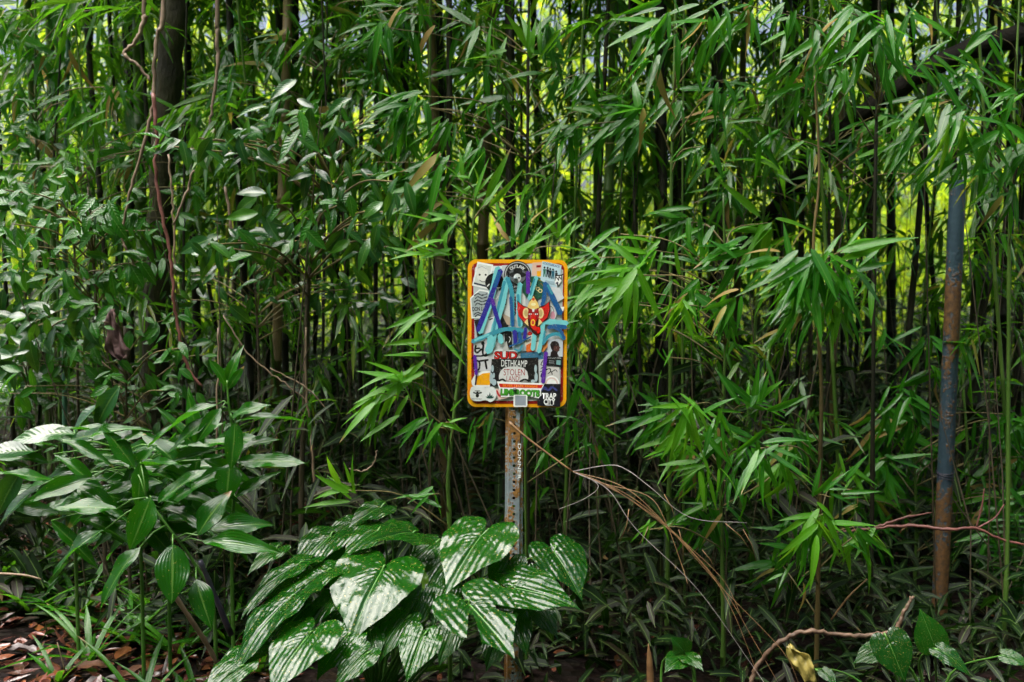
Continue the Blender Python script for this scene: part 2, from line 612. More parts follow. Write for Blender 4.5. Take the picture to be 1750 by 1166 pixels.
for i, (px, py, d, r, ln, mt, lab) in enumerate(hand):
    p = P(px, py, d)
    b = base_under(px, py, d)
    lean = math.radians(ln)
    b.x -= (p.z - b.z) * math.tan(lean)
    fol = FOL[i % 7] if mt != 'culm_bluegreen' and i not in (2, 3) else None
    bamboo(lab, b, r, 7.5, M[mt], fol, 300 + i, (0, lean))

# the many alike stems of the shaded grove
taken = []
cnt = 0
tries = 0
while cnt < 72 and tries < 4000:
    tries += 1
    d = random.uniform(4.6, 8.6)
    px = random.uniform(-250, 2000)
    p = P(px, 583, d)
    if any((p.x - q[0]) ** 2 + (p.y - q[1]) ** 2 < .055 for q in taken):
        continue
    taken.append((p.x, p.y))
    b = Vector((p.x, d, ground_z(p.x, d) - .03))
    rad = random.choice((.012, .016, .02, .024, .028, .032))
    fol = (FOL + FOL_LOW)[random.randrange(10 if px < 900 else 8)]
    if (rad < .014 and random.random() < .5) or (1540 < px < 1725 and d > 5.5 and random.random() < .75):
        fol = None
    bamboo('added dark bamboo stem whose unseen leafy top shades the front of the grove', b, rad, random.uniform(6.5, 8),
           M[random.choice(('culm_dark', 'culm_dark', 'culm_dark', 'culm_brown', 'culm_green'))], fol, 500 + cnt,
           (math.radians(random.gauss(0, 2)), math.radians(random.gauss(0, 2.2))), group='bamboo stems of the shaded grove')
    cnt += 1

# extra low leafy stems that darken the left and middle of the grove
for i in range(24):
    d = random.uniform(5.2, 8.6)
    px = random.uniform(100, 860) if i < 19 else random.uniform(1180, 1750)
    p = P(px, 583, d)
    bamboo('added dark bamboo stem whose unseen leafy top shades the front of the grove', Vector((p.x, d, -.02)), random.choice((.010, .014, .018)), random.uniform(5.5, 7),
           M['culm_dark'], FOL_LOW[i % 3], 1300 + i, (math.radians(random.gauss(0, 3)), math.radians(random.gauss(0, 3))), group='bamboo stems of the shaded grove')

# added stems leaning out at the front; their leaves above view cast shade
for i in range(11):
    px = -150 + 190 * i + random.uniform(-30, 30)
    d = random.uniform(4.5, 5.0)
    p = P(px, 583, d)
    bamboo('added dark bamboo stem whose unseen leafy top shades the front of the grove', Vector((p.x, d, ground_z(p.x, d) - .03)), random.choice((.012, .016, .02)), 7.6,
           M['culm_dark'], SHADE_TOPS[i % 3], 1700 + i, (math.radians(random.uniform(2, 6)), math.radians(random.gauss(0, 2))), group='bamboo stems of the shaded grove')

# a row of low leafy young bamboo at the front of the grove
for i, px in enumerate((20, 105, 190, 300, 395, 470, 560, 640, 725, 800, 940, 1030, 1100, 1190, 1270, 1370, 1450, 1530, 1600, 1690, 1745)):
    d = 4.0 + .75 * ((i * 37) % 10) / 10
    p = P(px + random.uniform(-20, 20), 583, d)
    bamboo('young bamboo with small dense leaves down to the ground at the front of the grove', Vector((p.x, d, ground_z(p.x, d) - .02)), random.choice((.006, .008, .010)),
           3.0, M['culm_green' if i % 3 else 'culm_dark'], MID[i % 5], 1500 + i, (math.radians(random.gauss(0, 4)), math.radians(random.gauss(0, 4))),
           group='young bamboo along the front of the grove')

# sunlit thicket beyond the grove
for i in range(76):
    d = random.uniform(10, 16)
    px = random.uniform(-150, 1900)
    if 1530 < px < 1735 and random.random() < .75:
        continue
    p = P(px, 583, d)
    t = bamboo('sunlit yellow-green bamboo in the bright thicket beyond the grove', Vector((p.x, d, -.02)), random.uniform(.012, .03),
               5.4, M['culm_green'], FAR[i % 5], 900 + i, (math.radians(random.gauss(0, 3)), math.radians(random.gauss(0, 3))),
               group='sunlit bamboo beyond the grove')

# a far wood that closes the view
lb = LB()
n = 15000
x = rng.uniform(-16, 16, n)
y = rng.uniform(17, 24, n)
top = 5.6 + 1.2 * np.sin(x * .8) + .6 * np.sin(x * 2.3 + 1)
hole = np.exp(-((x / y - .445) / .09) ** 2)
top = top * (1 - .36 * hole)
z = rng.random(n) ** .8 * top
lb.add(np.stack([x, y, z], 1), rng.normal(0, 1, (n, 3)) + np.array([0, 0, -.4]), rng.normal(0, .6, (n, 3)) + np.array([0, -.2, 1]),
       rng.uniform(.25, .5, n), rng.uniform(.08, .16, n), .2, .2, 1)
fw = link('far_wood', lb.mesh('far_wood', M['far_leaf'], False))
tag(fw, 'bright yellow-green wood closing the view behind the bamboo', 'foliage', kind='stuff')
# ------------------------------------------------------------------ single leaves (shared meshes, unit length along +Y, unit width along X)
def leaf_unit(name, mat, prof, k=6, curl=.15, fold=.18, wave=0.0, twist=0.0, across=2, ph=0.0, ribs=0, rib_h=0.0, asp=.3):
    mb = MB()
    uv = []
    cols = across * 2 + 1
    ts = [0.0] + [(.06 + .88 * i / (k - 1)) for i in range(k)] + [1.0]
    idx = []
    for t in ts:
        w = float(prof(np.array(t))) if 0 < t < 1 else 0.0
        row = []
        n = cols if 0 < t < 1 else 1
        for j in range(n):
            s = 0.0 if n == 1 else (j / (cols - 1)) * 2 - 1
            x = s * .5 * w * asp
            z = -curl * t * t + fold * abs(x) + wave * math.sin(t * 11 + ph + (2.0 if s > 0 else 0)) * abs(s) ** 2
            if ribs:
                z += rib_h * abs(math.sin(math.pi * ribs * (t - .22 * abs(s)))) * (1 - abs(s) ** 4) * (abs(s) > .05)
            a = twist * t
            mb.v.append((x * math.cos(a), t, z + x * math.sin(a)))
            uv.append(((s + 1) / 2, t))
            row.append(len(mb.v) - 1)
        idx.append(row)
    for a, b in zip(idx[:-1], idx[1:]):
        if len(a) == 1:
            mb.f += [(a[0], b[j + 1], b[j]) for j in range(cols - 1)]
        elif len(b) == 1:
            mb.f += [(a[j], a[j + 1], b[0]) for j in range(cols - 1)]
        else:
            mb.f += [(a[j], a[j + 1], b[j + 1], b[j]) for j in range(cols - 1)]
    me = mb.mesh(name, mat)
    ul = me.uv_layers.new(name='UVMap')
    vi = [l.vertex_index for l in me.loops]
    ul.data.foreach_set('uv', np.array([uv[i] for i in vi], np.float32).ravel())
    return me


ASP = dict(bamboo=.125, young=.125, dry=.125, shrub=.36, laurel=.36, ginger=.34, strap=.06, yellow=.45, dead=.45, grey=.4)


def variants(key, name, mat, prof, n, k=6, fold=.35, curl=(.05, .35), wave=.0, across=1, twist=.5, **kw):
    r = random.Random(hash(name) % 999 if False else len(name))
    return [leaf_unit(name, M[mat], prof, k, r.uniform(*curl), fold * r.uniform(.4, 1.4), wave, r.uniform(-twist, twist), across,
                      r.random() * 6, asp=ASP[key], **kw) for _ in range(n)]


LV = {
    'bamboo': variants('bamboo', 'bamboo_leaf', 'bamboo_leaf', prof_bamboo, 7),
    'young': variants('young', 'young_bamboo_leaf', 'bamboo_leaf_young', prof_bamboo, 4),
    'dry': variants('dry', 'dry_bamboo_leaf', 'bamboo_leaf_dry', prof_bamboo, 3, curl=(.2, .6), twist=1.0),
    'shrub': variants('shrub', 'shrub_leaf', 'shrub_leaf', prof_ellip, 5, k=12, wave=.012, across=2, curl=(.1, .4), ribs=10, rib_h=.0035),
    'laurel': variants('laurel', 'laurel_leaf', 'laurel_leaf', prof_ellip, 4, curl=(.05, .25)),
    'ginger': variants('ginger', 'ginger_leaf', 'ginger_leaf', prof_ellip, 6, k=9, wave=.035, across=2, curl=(.1, .5), twist=.5),
    'strap': variants('strap', 'strap_leaf', 'strap_leaf', prof_strap, 5, k=8, curl=(.1, .5), fold=.5),
    'yellow': variants('yellow', 'yellow_leaf', 'yellow_leaf', prof_ellip, 2, k=6, curl=(.05, .15)),
    'dead': variants('dead', 'dead_leaf', 'dead_leaf', prof_ellip, 3, k=6, wave=.05, across=2),
    'grey': variants('grey', 'grey_dead_leaf', 'grey_dead_leaf', prof_ellip, 3, k=7, wave=.06, across=2),
}
Z, Y, X = Vector((0, 0, 1)), Vector((0, 1, 0)), Vector((1, 0, 0))


def put_leaf(kind, parent, origin, pos, D, Nv, L, W, name='leaf', mesh=None):
    """one leaf object; origin = world position of the parent thing (no rotation)"""
    D = D.normalized()
    S = D.cross(Nv)
    if S.length < 1e-4:
        S = D.cross(X)
    S.normalize()
    Nn = S.cross(D)
    me = mesh or random.choice(LV[kind])
    W = W / ASP[kind]
    o = link(name, me, parent)
    m = Matrix(((S.x * W, D.x * L, Nn.x * L, pos.x - origin.x), (S.y * W, D.y * L, Nn.y * L, pos.y - origin.y),
                (S.z * W, D.z * L, Nn.z * L, pos.z - origin.z), (0, 0, 0, 1)))
    o.matrix_basis = m
    return o


def sdir_of(a, dz):
    a = math.radians(a)
    return Vector((math.cos(a), dz, math.sin(a))).normalized()


def fan(kind, parent, origin, c, n, a0, a1, Lm, ratio=.125, jit=.02, dzr=(-.55, .25), up=.6, rnd=.45, jl=(.5, 1.1), ja=12):
    for i in range(n):
        a = a0 + (a1 - a0) * (i + .5) / n + random.gauss(0, ja) + (random.uniform(-110, 110) if random.random() < .12 else 0)
        D = sdir_of(a, random.uniform(*dzr))
        Nv = Z * up - Y * .6 + Vector((random.gauss(0, rnd), random.gauss(0, rnd * .6), random.gauss(0, rnd * .6)))
        L = Lm * random.uniform(*jl)
        pos = c + Vector((random.gauss(0, jit), random.gauss(0, jit), random.gauss(0, jit)))
        put_leaf('dry' if kind == 'bamboo' and random.random() < .045 else kind, parent, origin, pos, D, Nv, L, L * ratio * random.uniform(.8, 1.25))


def leafy(name, label, cat, stem, srad, stem_mat, fans, kind='bamboo', ratio=.125, twig_mat='twig', group=None, stem_name='culm',
          dzr=(-.55, .25), twig_r=.0022, nodes=True, spread=.03, mix=None, up=.6, rnd=.45):
    """a plant with one stem (pixel path: px, py, depth) and side branches that end in fans of leaves
    fans: (px, py, depth, count, angle0, angle1, leaf length px [, kind])"""
    pts = [P(*q) for q in stem]
    base = pts[-1].copy()
    base.z = ground_z(base.x, base.y) - .02
    pts.append(base)
    t = thing(name, label, cat, base, group)
    path = smooth_path(pts, 8)
    n = len(path)
    rad = [srad * (.35 + .65 * i / (n - 1)) for i in range(n)]
    if nodes:
        rad = [q * (1.25 if i % 5 == 2 else 1) for i, q in enumerate(rad)]
    MB().tube([p - base for p in path], rad, 8).build(stem_name, M[stem_mat], t)
    for f in fans:
        px, py, d, cn, a0, a1, lp = f[:7]
        kd = f[7] if len(f) > 7 else kind
        if mix and len(f) <= 7 and random.random() < mix[1]:
            kd = mix[0]
        c = P(px, py, d)
        cand = [p for p in path if abs(p.z - c.z + .12) < .8] or path
        s = min(cand, key=lambda p: (p - c).length + abs(p.z - (c.z - .15)) * .6)
        mid = s.lerp(c, .5) + Vector((random.gauss(0, .02), random.gauss(0, .02), .06 * (c - s).length + .02))
        tp = smooth_path([s, mid, c], 5)
        mb = MB()
        mb.tube([p - base for p in tp], [twig_r * (1.3 - .6 * i / (len(tp) - 1)) for i in range(len(tp))], 5)
        br = mb.build('branch', M[twig_mat], t)
        # most leaves spring from the end, some from nodes further back
        k2 = cn // 4 if cn > 6 else 0
        cn = int(cn * (1.5 if kind == 'bamboo' else 1.15))
        fan(kd, br, base, c, cn - k2, a0, a1, lp * mpp(d) * (.88 if kind == 'bamboo' else .85), ratio * (1.12 if kind == 'bamboo' else 1), spread * .7, dzr, up, rnd)
        if k2:
            fan(kd, br, base, s.lerp(c, .72), k2, a0, a1, lp * mpp(d) * .85, ratio, spread, dzr, up, rnd)
    return t


def rfans(x0, x1, y0, y1, d0, d1, n, cn, a0, a1, lp, kind=None):
    out = []
    for _ in range(n):
        px, py = random.uniform(x0, x1), random.uniform(y0, y1)
        aa = random.gauss(0, 15)
        f = (px, py, random.uniform(d0, d1), random.randint(*cn), a0 + aa, a1 + aa, random.uniform(*lp))
        out.append(f + ((kind,) if kind else ()))
    return out


# ---- bamboo right of the sign
leafy('bamboo', 'bushy young bamboo hanging its leaves right beside the stickered sign', 'bamboo',
      [(1236, 330, 3.25), (1240, 560, 3.25), (1232, 800, 3.25), (1236, 1060, 3.25)], .009, 'culm_green',
      [(1090, 470, 3.0, 10, 165, 262, 125), (1075, 515, 3.05, 7, 195, 265, 115), (1170, 520, 2.95, 6, 235, 300, 95),
       (1190, 495, 3.05, 8, 205, 290, 100), (1240, 512, 3.0, 8, 215, 300, 88), (1250, 540, 3.0, 4, 255, 292, 75),
       (1020, 440, 3.1, 8, 185, 262, 85), (1120, 428, 3.1, 9, 150, 250, 100), (1200, 440, 3.15, 6, 20, 130, 80),
       (1268, 430, 3.1, 9, 160, 265, 105), (1140, 610, 3.0, 3, 225, 315, 62), (1060, 400, 3.25, 8, 190, 280, 90),
       (1175, 380, 3.3, 8, 180, 300, 80), (1010, 500, 3.3, 6, 190, 260, 80),
       (1177, 692, 2.95, 12, 190, 335, 108), (1215, 712, 3.0, 7, 240, 330, 90), (1290, 690, 3.0, 6, 20, 115, 95),
       (1208, 805, 2.95, 10, 195, 310, 75), (1240, 822, 3.05, 7, 235, 300, 70), (1110, 905, 3.05, 4, 195, 285, 58),
       (1160, 760, 3.1, 7, 200, 290, 90), (1265, 770, 3.1, 8, 210, 320, 90), (1150, 700, 3.15, 6, 170, 230, 90)]
      + rfans(980, 1320, 380, 560, 3.1, 3.5, 8, (6, 8), 180, 300, (80, 105)) + rfans(1060, 1330, 660, 880, 3.1, 3.4, 8, (6, 8), 190, 310, (75, 100)), mix=('young', .4))
leafy('bamboo', 'thin yellow-green bamboo with big drooping leaf hands left of the metal pipe', 'bamboo',
      [(1392, 130, 3.15), (1400, 300, 3.15), (1390, 430, 3.15), (1403, 640, 3.15), (1402, 780, 3.15), (1398, 1000, 3.2)], .0085, 'culm_brown',
      [(1400, 442, 3.0, 14, 185, 335, 110), (1372, 452, 3.0, 9, 195, 285, 135), (1440, 428, 2.95, 5, -5, 40, 135),
       (1432, 470, 3.0, 9, 250, 325, 100), (1420, 520, 3.05, 7, 240, 310, 100), (1350, 480, 3.1, 7, 190, 270, 100),
       (1330, 440, 3.1, 6, 160, 250, 95),
       (1396, 884, 2.95, 15, 190, 350, 108), (1300, 766, 2.95, 11, 215, 330, 100), (1420, 850, 3.0, 6, -35, 60, 95),
       (1382, 905, 2.95, 7, 235, 300, 90), (1372, 985, 2.95, 3, 205, 290, 62), (1340, 800, 3.05, 7, 190, 330, 90),
       (1330, 700, 3.1, 6, 20, 160, 80), (1350, 930, 3.1, 6, 200, 290, 80), (1460, 900, 3.1, 6, 280, 345, 95)]
      + rfans(1320, 1500, 400, 560, 3.1, 3.5, 5, (6, 8), 190, 310, (80, 110)) + rfans(1290, 1480, 740, 960, 3.1, 3.4, 6, (6, 8), 190, 330, (75, 100)), mix=('young', .4))
leafy('bamboo', 'slim green bamboo stem with pale leaves drooping from the top centre right', 'bamboo',
      [(1156, -90, 3.4), (1152, 130, 3.4), (1147, 330, 3.4), (1145, 700, 3.4), (1140, 1050, 3.4)], .009, 'culm_green',
      [(1135, 25, 3.0, 10, 185, 265, 115), (1180, 75, 3.0, 7, 225, 285, 85), (1112, 95, 3.1, 6, 200, 262, 100),
       (1235, 40, 3.05, 7, 215, 300, 90), (1210, 20, 3.1, 7, 190, 260, 90), (1160, 160, 3.2, 7, 200, 280, 80),
       (1230, 150, 3.2, 8, 210, 290, 85), (1095, 190, 3.3, 7, 180, 250, 85), (1200, 250, 3.3, 7, 200, 290, 75)])
leafy('bamboo', 'bamboo with broad grey-green leaves hanging at the top, left of the bright sky patch', 'bamboo',
      [(1505, -120, 3.6), (1500, 100, 3.6), (1494, 420, 3.6), (1490, 900, 3.6)], .010, 'culm_dark',
      [(1490, 30, 3.0, 9, 205, 335, 115), (1502, 62, 3.0, 6, 250, 305, 130), (1450, 20, 3.1, 8, 195, 290, 100),
       (1400, 60, 3.1, 8, 200, 300, 90), (1345, 20, 3.15, 8, 190, 300, 95), (1555, 30, 3.1, 6, 260, 350, 95),
       (1280, 10, 3.2, 8, 190, 300, 90), (1370, 130, 3.25, 8, 200, 300, 80), (1440, 120, 3.25, 8, 200, 300, 85),
       (1540, 110, 3.2, 6, 290, 350, 80), (1320, 230, 3.4, 8, 190, 290, 75)])
leafy('bamboo', 'leafy bamboo spray hanging over the top of the metal pipe', 'bamboo',
      [(1745, -60, 3.5), (1735, 150, 3.5), (1725, 420, 3.5), (1722, 900, 3.5)], .009, 'culm_green',
      [(1632, 190, 3.0, 8, 190, 320, 112), (1640, 205, 2.95, 3, 255, 285, 105, 'young'), (1590, 165, 3.05, 8, 165, 235, 100),
       (1702, 215, 3.05, 9, 200, 340, 95), (1740, 170, 3.1, 8, 160, 260, 95), (1600, 95, 3.1, 7, 285, 340, 115),
       (1660, 130, 3.15, 8, 190, 330, 90), (1720, 330, 3.2, 8, 200, 300, 80), (1560, 230, 3.2, 7, 180, 250, 100),
       (1700, 60, 3.3, 6, 200, 300, 80), (1690, 280, 3.2, 6, 220, 300, 80), (1745, 260, 3.15, 6, 180, 260, 90), (1642, 262, 3.2, 7, 215, 320, 100), (1610, 250, 3.25, 6, 190, 290, 90)])
leafy('bamboo', 'low dark bamboo sprays around the foot of the metal pipe', 'bamboo',
      [(1560, 640, 4.2), (1562, 760, 4.2), (1566, 900, 4.2)], .008, 'culm_green',
      rfans(1470, 1750, 690, 830, 3.9, 4.5, 13, (6, 9), 190, 350, (85, 110)) + rfans(1450, 1740, 840, 960, 3.8, 4.3, 9, (5, 8), 190, 340, (70, 95))
      + rfans(1480, 1600, 560, 700, 3.8, 4.3, 5, (6, 9), 200, 330, (80, 100)))
# ---- bamboo shoots left of the sign
leafy('bamboo', 'slender bamboo shoot with bright fresh leaves rising just left of the sign', 'bamboo',
      [(808, 318, 3.1), (812, 345, 3.1), (804, 440, 3.12), (795, 560, 3.12), (778, 690, 3.1), (766, 815, 3.08), (768, 900, 3.08)], .0075, 'culm_green',
      [(809, 322, 3.1, 6, 40, 215, 72, 'young'), (770, 382, 3.05, 4, 150, 192, 95, 'young'), (833, 358, 3.1, 4, 42, 66, 105, 'young'),
       (740, 440, 3.05, 5, 90, 190, 84, 'young'), (775, 425, 3.05, 3, 30, 250, 70, 'young'), (735, 537, 3.0, 8, 165, 222, 98, 'young'),
       (737, 590, 3.0, 2, 55, 150, 52, 'young'), (690, 648, 2.98, 9, 160, 250, 105, 'young'), (648, 672, 2.95, 8, 200, 252, 100),
       (742, 730, 2.98, 8, 180, 275, 84), (762, 722, 3.0, 5, -30, 40, 55, 'young'), (596, 838, 2.95, 6, 95, 205, 86),
       (736, 846, 2.97, 5, 150, 235, 72), (720, 620, 3.0, 5, 170, 215, 90, 'young')], mix=('young', .3))
leafy('bamboo', 'thin bamboo shoot behind the sign showing long arched leaves at its top right edge', 'bamboo',
      [(905, 430, 3.3), (900, 560, 3.3), (898, 800, 3.3), (900, 1000, 3.3)], .006, 'culm_green',
      [(872, 432, 3.15, 4, 15, 45, 115, 'young'), (830, 712, 3.15, 6, 200, 290, 70), (905, 712, 3.2, 7, 230, 320, 70),
       (968, 722, 3.2, 6, 220, 320, 75), (985, 560, 3.3, 8, 200, 330, 80), (990, 640, 3.3, 7, 230, 330, 75), (960, 420, 3.3, 6, 0, 120, 75, 'young'),
       (880, 420, 3.3, 6, 60, 150, 70), (1010, 760, 3.3, 7, 200, 330, 80), (940, 770, 3.35, 6, 220, 320, 70)])
# ---- mid-distance bamboo above
leafy('bamboo', 'bamboo with grey-green leaves sweeping left in the top centre above the sign', 'bamboo',
      [(905, -80, 3.9), (902, 200, 3.9), (900, 500, 3.9), (902, 900, 3.9)], .011, 'culm_dark',
      [(760, 275, 3.5, 9, 185, 262, 120), (735, 330, 3.5, 8, 190, 255, 120), (850, 110, 3.6, 7, 60, 200, 80, 'young'),
       (905, 90, 3.6, 5, 60, 120, 85, 'young'), (815, 250, 3.5, 6, 220, 280, 95), (700, 180, 3.6, 8, 190, 260, 100)]
      + rfans(640, 1090, 20, 400, 3.55, 4.1, 22, (7, 9), 175, 285, (80, 105)), mix=('young', .12))
leafy('bamboo', 'bamboo with drooping leaf clusters in the top left half, right of the hanging lianas', 'bamboo',
      [(560, -80, 4.3), (556, 250, 4.3), (552, 600, 4.3), (550, 850, 4.3)], .010, 'culm_dark',
      rfans(380, 720, 0, 240, 3.9, 4.5, 26, (7, 10), 190, 290, (65, 90)))
leafy('bamboo', 'bamboo with small bright leaves filling the top left corner', 'bamboo',
      [(60, -80, 4.2), (62, 250, 4.2), (70, 600, 4.2), (66, 850, 4.2)], .010, 'culm_green',
      rfans(-20, 260, 0, 330, 3.8, 4.4, 28, (7, 10), 185, 300, (65, 85)), mix=('young', .2))
leafy('bamboo', 'bamboo with leaves crossing the diagonal dark trunk at upper right', 'bamboo',
      [(1420, -80, 4.2), (1418, 250, 4.2), (1415, 600, 4.2), (1412, 900, 4.2)], .011, 'culm_dark',
      rfans(1180, 1600, 60, 340, 3.8, 4.4, 20, (6, 10), 170, 310, (60, 85)), mix=('young', .4))

# ---- broad-leaved shrubs on the left
shrub_fans = [(335, 235, 3.3, 8, 170, 330, 62), (368, 238, 3.25, 7, 200, 350, 60), (440, 238, 3.3, 8, 170, 345, 62), (490, 190, 3.35, 8, 150, 350, 62),
              (515, 212, 3.3, 7, 170, 340, 60), (590, 208, 3.35, 8, 10, 250, 66), (470, 345, 3.25, 7, 150, 300, 64), (522, 372, 3.25, 7, 190, 320, 58),
              (575, 352, 3.35, 7, 180, 330, 62), (655, 362, 3.2, 7, 190, 300, 68), (675, 310, 3.25, 4, 230, 290, 85), (345, 418, 3.2, 10, 180, 340, 70),
              (395, 425, 3.25, 7, 200, 350, 62), (290, 250, 3.35, 6, 150, 240, 60), (420, 270, 3.4, 7, 180, 330, 60), (540, 280, 3.45, 7, 180, 340, 58)]
leafy('broad_leaved_shrub', 'dark shrub with ribbed grey-green leaves spreading in tiers left of the sign', 'shrub',
      [(585, 240, 3.7), (560, 330, 3.7), (530, 450, 3.75), (520, 700, 3.75), (515, 850, 3.75)], .013, 'bark',
      shrub_fans + rfans(400, 690, 230, 440, 3.4, 3.8, 16, (6, 8), 170, 350, (48, 62)), kind='shrub', ratio=.36, stem_name='stem',
      twig_r=.0035, dzr=(-.6, .3), nodes=False, spread=.05, mix=('laurel', .15))
leafy('laurel_shrub', 'shrub with small glossy bright green leaves near the left edge', 'shrub',
      [(150, 320, 3.7), (160, 450, 3.7), (170, 650, 3.7), (175, 800, 3.7)], .010, 'bark',
      rfans(0, 250, 310, 470, 3.3, 3.8, 24, (6, 9), 150, 350, (42, 58)), kind='laurel', ratio=.36, stem_name='stem',
      twig_r=.003, nodes=False, spread=.04)
leafy('laurel_shrub', 'shaded shrub with large dark leaves at the left edge below the bright one', 'shrub',
      [(40, 470, 4.0), (50, 600, 4.0), (52, 760, 4.0)], .010, 'bark',
      rfans(-30, 170, 450, 640, 3.6, 4.1, 14, (6, 8), 150, 350, (50, 75)), kind='shrub', ratio=.4, stem_name='stem',
      twig_r=.003, nodes=False, spread=.05)
leafy('laurel_shrub', 'thin sapling with green leaves around the hanging brown leaf', 'sapling',
      [(205, 520, 3.7), (215, 640, 3.7), (216, 780, 3.7)], .007, 'bark',
      rfans(110, 330, 480, 700, 3.3, 3.8, 13, (5, 7), 150, 350, (40, 60)), kind='laurel', ratio=.4, stem_name='stem',
      twig_r=.0025, nodes=False, spread=.04)

leafy('small_leaved_shrub', 'shrub of small dark leaves in the middle of the left half, below the tiered one', 'shrub',
      [(430, 420, 4.0), (440, 560, 4.0), (445, 760, 4.0)], .009, 'bark',
      rfans(280, 700, 380, 520, 3.7, 4.2, 26, (5, 8), 150, 360, (34, 48)), kind='shrub', ratio=.36, stem_name='stem', twig_r=.0025, nodes=False, spread=.05)
leafy('small_leaved_shrub', 'shrub of small dark leaves between the lianas and the left edge', 'shrub',
      [(120, 300, 4.1), (130, 500, 4.1), (135, 760, 4.1)], .009, 'bark',
      rfans(0, 330, 200, 420, 3.8, 4.3, 28, (5, 8), 150, 360, (34, 50)), kind='laurel', ratio=.34, stem_name='stem', twig_r=.0025, nodes=False, spread=.05)
leafy('small_leaved_shrub', 'dim low shrub in the lower left behind the ginger plants', 'shrub',
      [(250, 650, 3.9), (255, 720, 3.9), (258, 800, 3.9)], .008, 'bark',
      rfans(0, 400, 600, 800, 3.5, 4.0, 28, (5, 8), 150, 360, (40, 60)), kind='laurel', ratio=.32, stem_name='stem', twig_r=.0025, nodes=False, spread=.05)

# ---- ginger plants
def ginger(label, stem, leaves, srad=.0065, kind='ginger'):
    pts = [P(*q) for q in stem]
    base = pts[-1].copy()
    base.z = min(base.z, ground_z(base.x, base.y) - .02)
    pts.append(base)
    t = thing('ginger_plant', label, 'plant', base)
    path = smooth_path(pts, 7)
    n = len(path)
    MB().tube([p - base for p in path], [srad * (.45 + .55 * i / (n - 1)) for i in range(n)], 8).build('stem', M['green_stem'], t)
    for (px, py, d, a, L, W, dz, *kd) in leaves:
        pos = P(px, py, d)
        D = sdir_of(a, dz)
        Nv = Z * .75 - Y * .5 + Vector((random.gauss(0, .25), 0, random.gauss(0, .2)))
        lf = put_leaf(kd[0] if kd else kind, t, base, pos, D, Nv, L * mpp(d) * 1.15, W * mpp(d) * .82)
        s = min(path, key=lambda p: (p - pos).length)
        if (s - pos).length > .02:
            MB().tube([s - base, s.lerp(pos, .5) - base + Z * .01, pos - base], .0022, 5).build('leaf_stalk', M['green_stem'], t)
    return t


ginger('upright ginger plant with fresh light green top leaves beside the yellow-brown stem',
       [(388, 650, 2.95), (392, 700, 2.95), (402, 770, 2.97), (398, 880, 3.0), (396, 960, 3.0)],
       [(388, 655, 2.95, 72, 58, 22, -.1), (386, 660, 2.95, 105, 46, 26, -.3), (390, 665, 2.94, 55, 44, 20, -.3),
        (374, 690, 2.95, 197, 118, 30, -.3), (374, 702, 2.94, 214, 96, 34, -.4), (378, 698, 2.93, 235, 60, 34, -.6),
        (398, 722, 2.95, 14, 105, 22, -.1), (396, 715, 2.93, 35, 62, 30, -.3), (402, 722, 2.93, 272, 72, 40, -.5),
        (392, 765, 2.95, 190, 115, 26, -.3), (394, 792, 2.93, 268, 55, 58, -.6), (404, 790, 2.94, 8, 112, 38, -.3),
        (396, 800, 2.94, 200, 120, 42, -.4), (410, 770, 2.96, 30, 60, 26, .1), (436, 796, 2.92, 0, 46, 22, -.2, 'yellow'),
        (400, 840, 2.95, 215, 80, 36, -.3), (402, 850, 2.97, 40, 70, 26, -.2)])
ginger('ginger plant with broad dark glossy leaves over the leaf litter',
       [(250, 850, 2.75), (290, 905, 2.75), (330, 960, 2.78), (365, 1040, 2.8)],
       [(258, 850, 2.7, 255, 80, 58, -.6), (295, 930, 2.68, 282, 88, 72, -.7), (338, 915, 2.7, 62, 78, 54, .1),
        (345, 925, 2.7, 4, 118, 46, -.2), (360, 905, 2.75, 12, 90, 46, .1), (335, 990, 2.7, 300, 76, 52, -.7),
        (240, 935, 2.66, 228, 100, 50, -.6), (180, 905, 2.72, 205, 95, 52, -.4), (200, 870, 2.75, 170, 90, 40, -.2),
        (270, 860, 2.75, 40, 90, 40, .1), (230, 800, 2.8, 120, 80, 40, -.1), (240, 790, 2.8, 275, 70, 38, -.4)])
ginger('sprawling ginger plant with light-catching leaves in a dense heap on the left',
       [(215, 770, 2.95), (230, 830, 2.97), (240, 930, 3.0)],
       [(random.uniform(70, 300), random.uniform(745, 895), random.uniform(2.8, 3.15), random.choice((random.uniform(150, 230), random.uniform(-40, 30))),
         random.uniform(70, 112), random.uniform(24, 40), random.uniform(-.6, .1)) for _ in range(62)])
ginger('ginger shoot leaning right with narrow leaves between the two larger ginger plants',
       [(250, 760, 3.1), (270, 820, 3.1), (285, 900, 3.1)],
       [(random.uniform(240, 350), random.uniform(760, 920), random.uniform(2.95, 3.2), random.uniform(-50, 220),
         random.uniform(80, 115), random.uniform(26, 38), random.uniform(-.5, .2)) for _ in range(34)])
ginger('tall-stalked plant with broad ribbed paddle leaves standing at the far left',
       [(125, 740, 3.1), (130, 800, 3.1), (128, 900, 3.1)],
       [(128, 742, 3.05, 168, 88, 50, -.35), (60, 772, 3.0, 170, 80, 50, -.4), (205, 660, 3.1, 235, 75, 40, -.3), (150, 745, 3.05, 20, 70, 32, -.2),
        (40, 800, 3.0, 240, 80, 45, -.4), (175, 690, 3.1, 215, 70, 46, -.3), (70, 830, 2.95, 215, 85, 46, -.4), (20, 760, 3.05, 30, 80, 36, -.2)], kind='shrub')

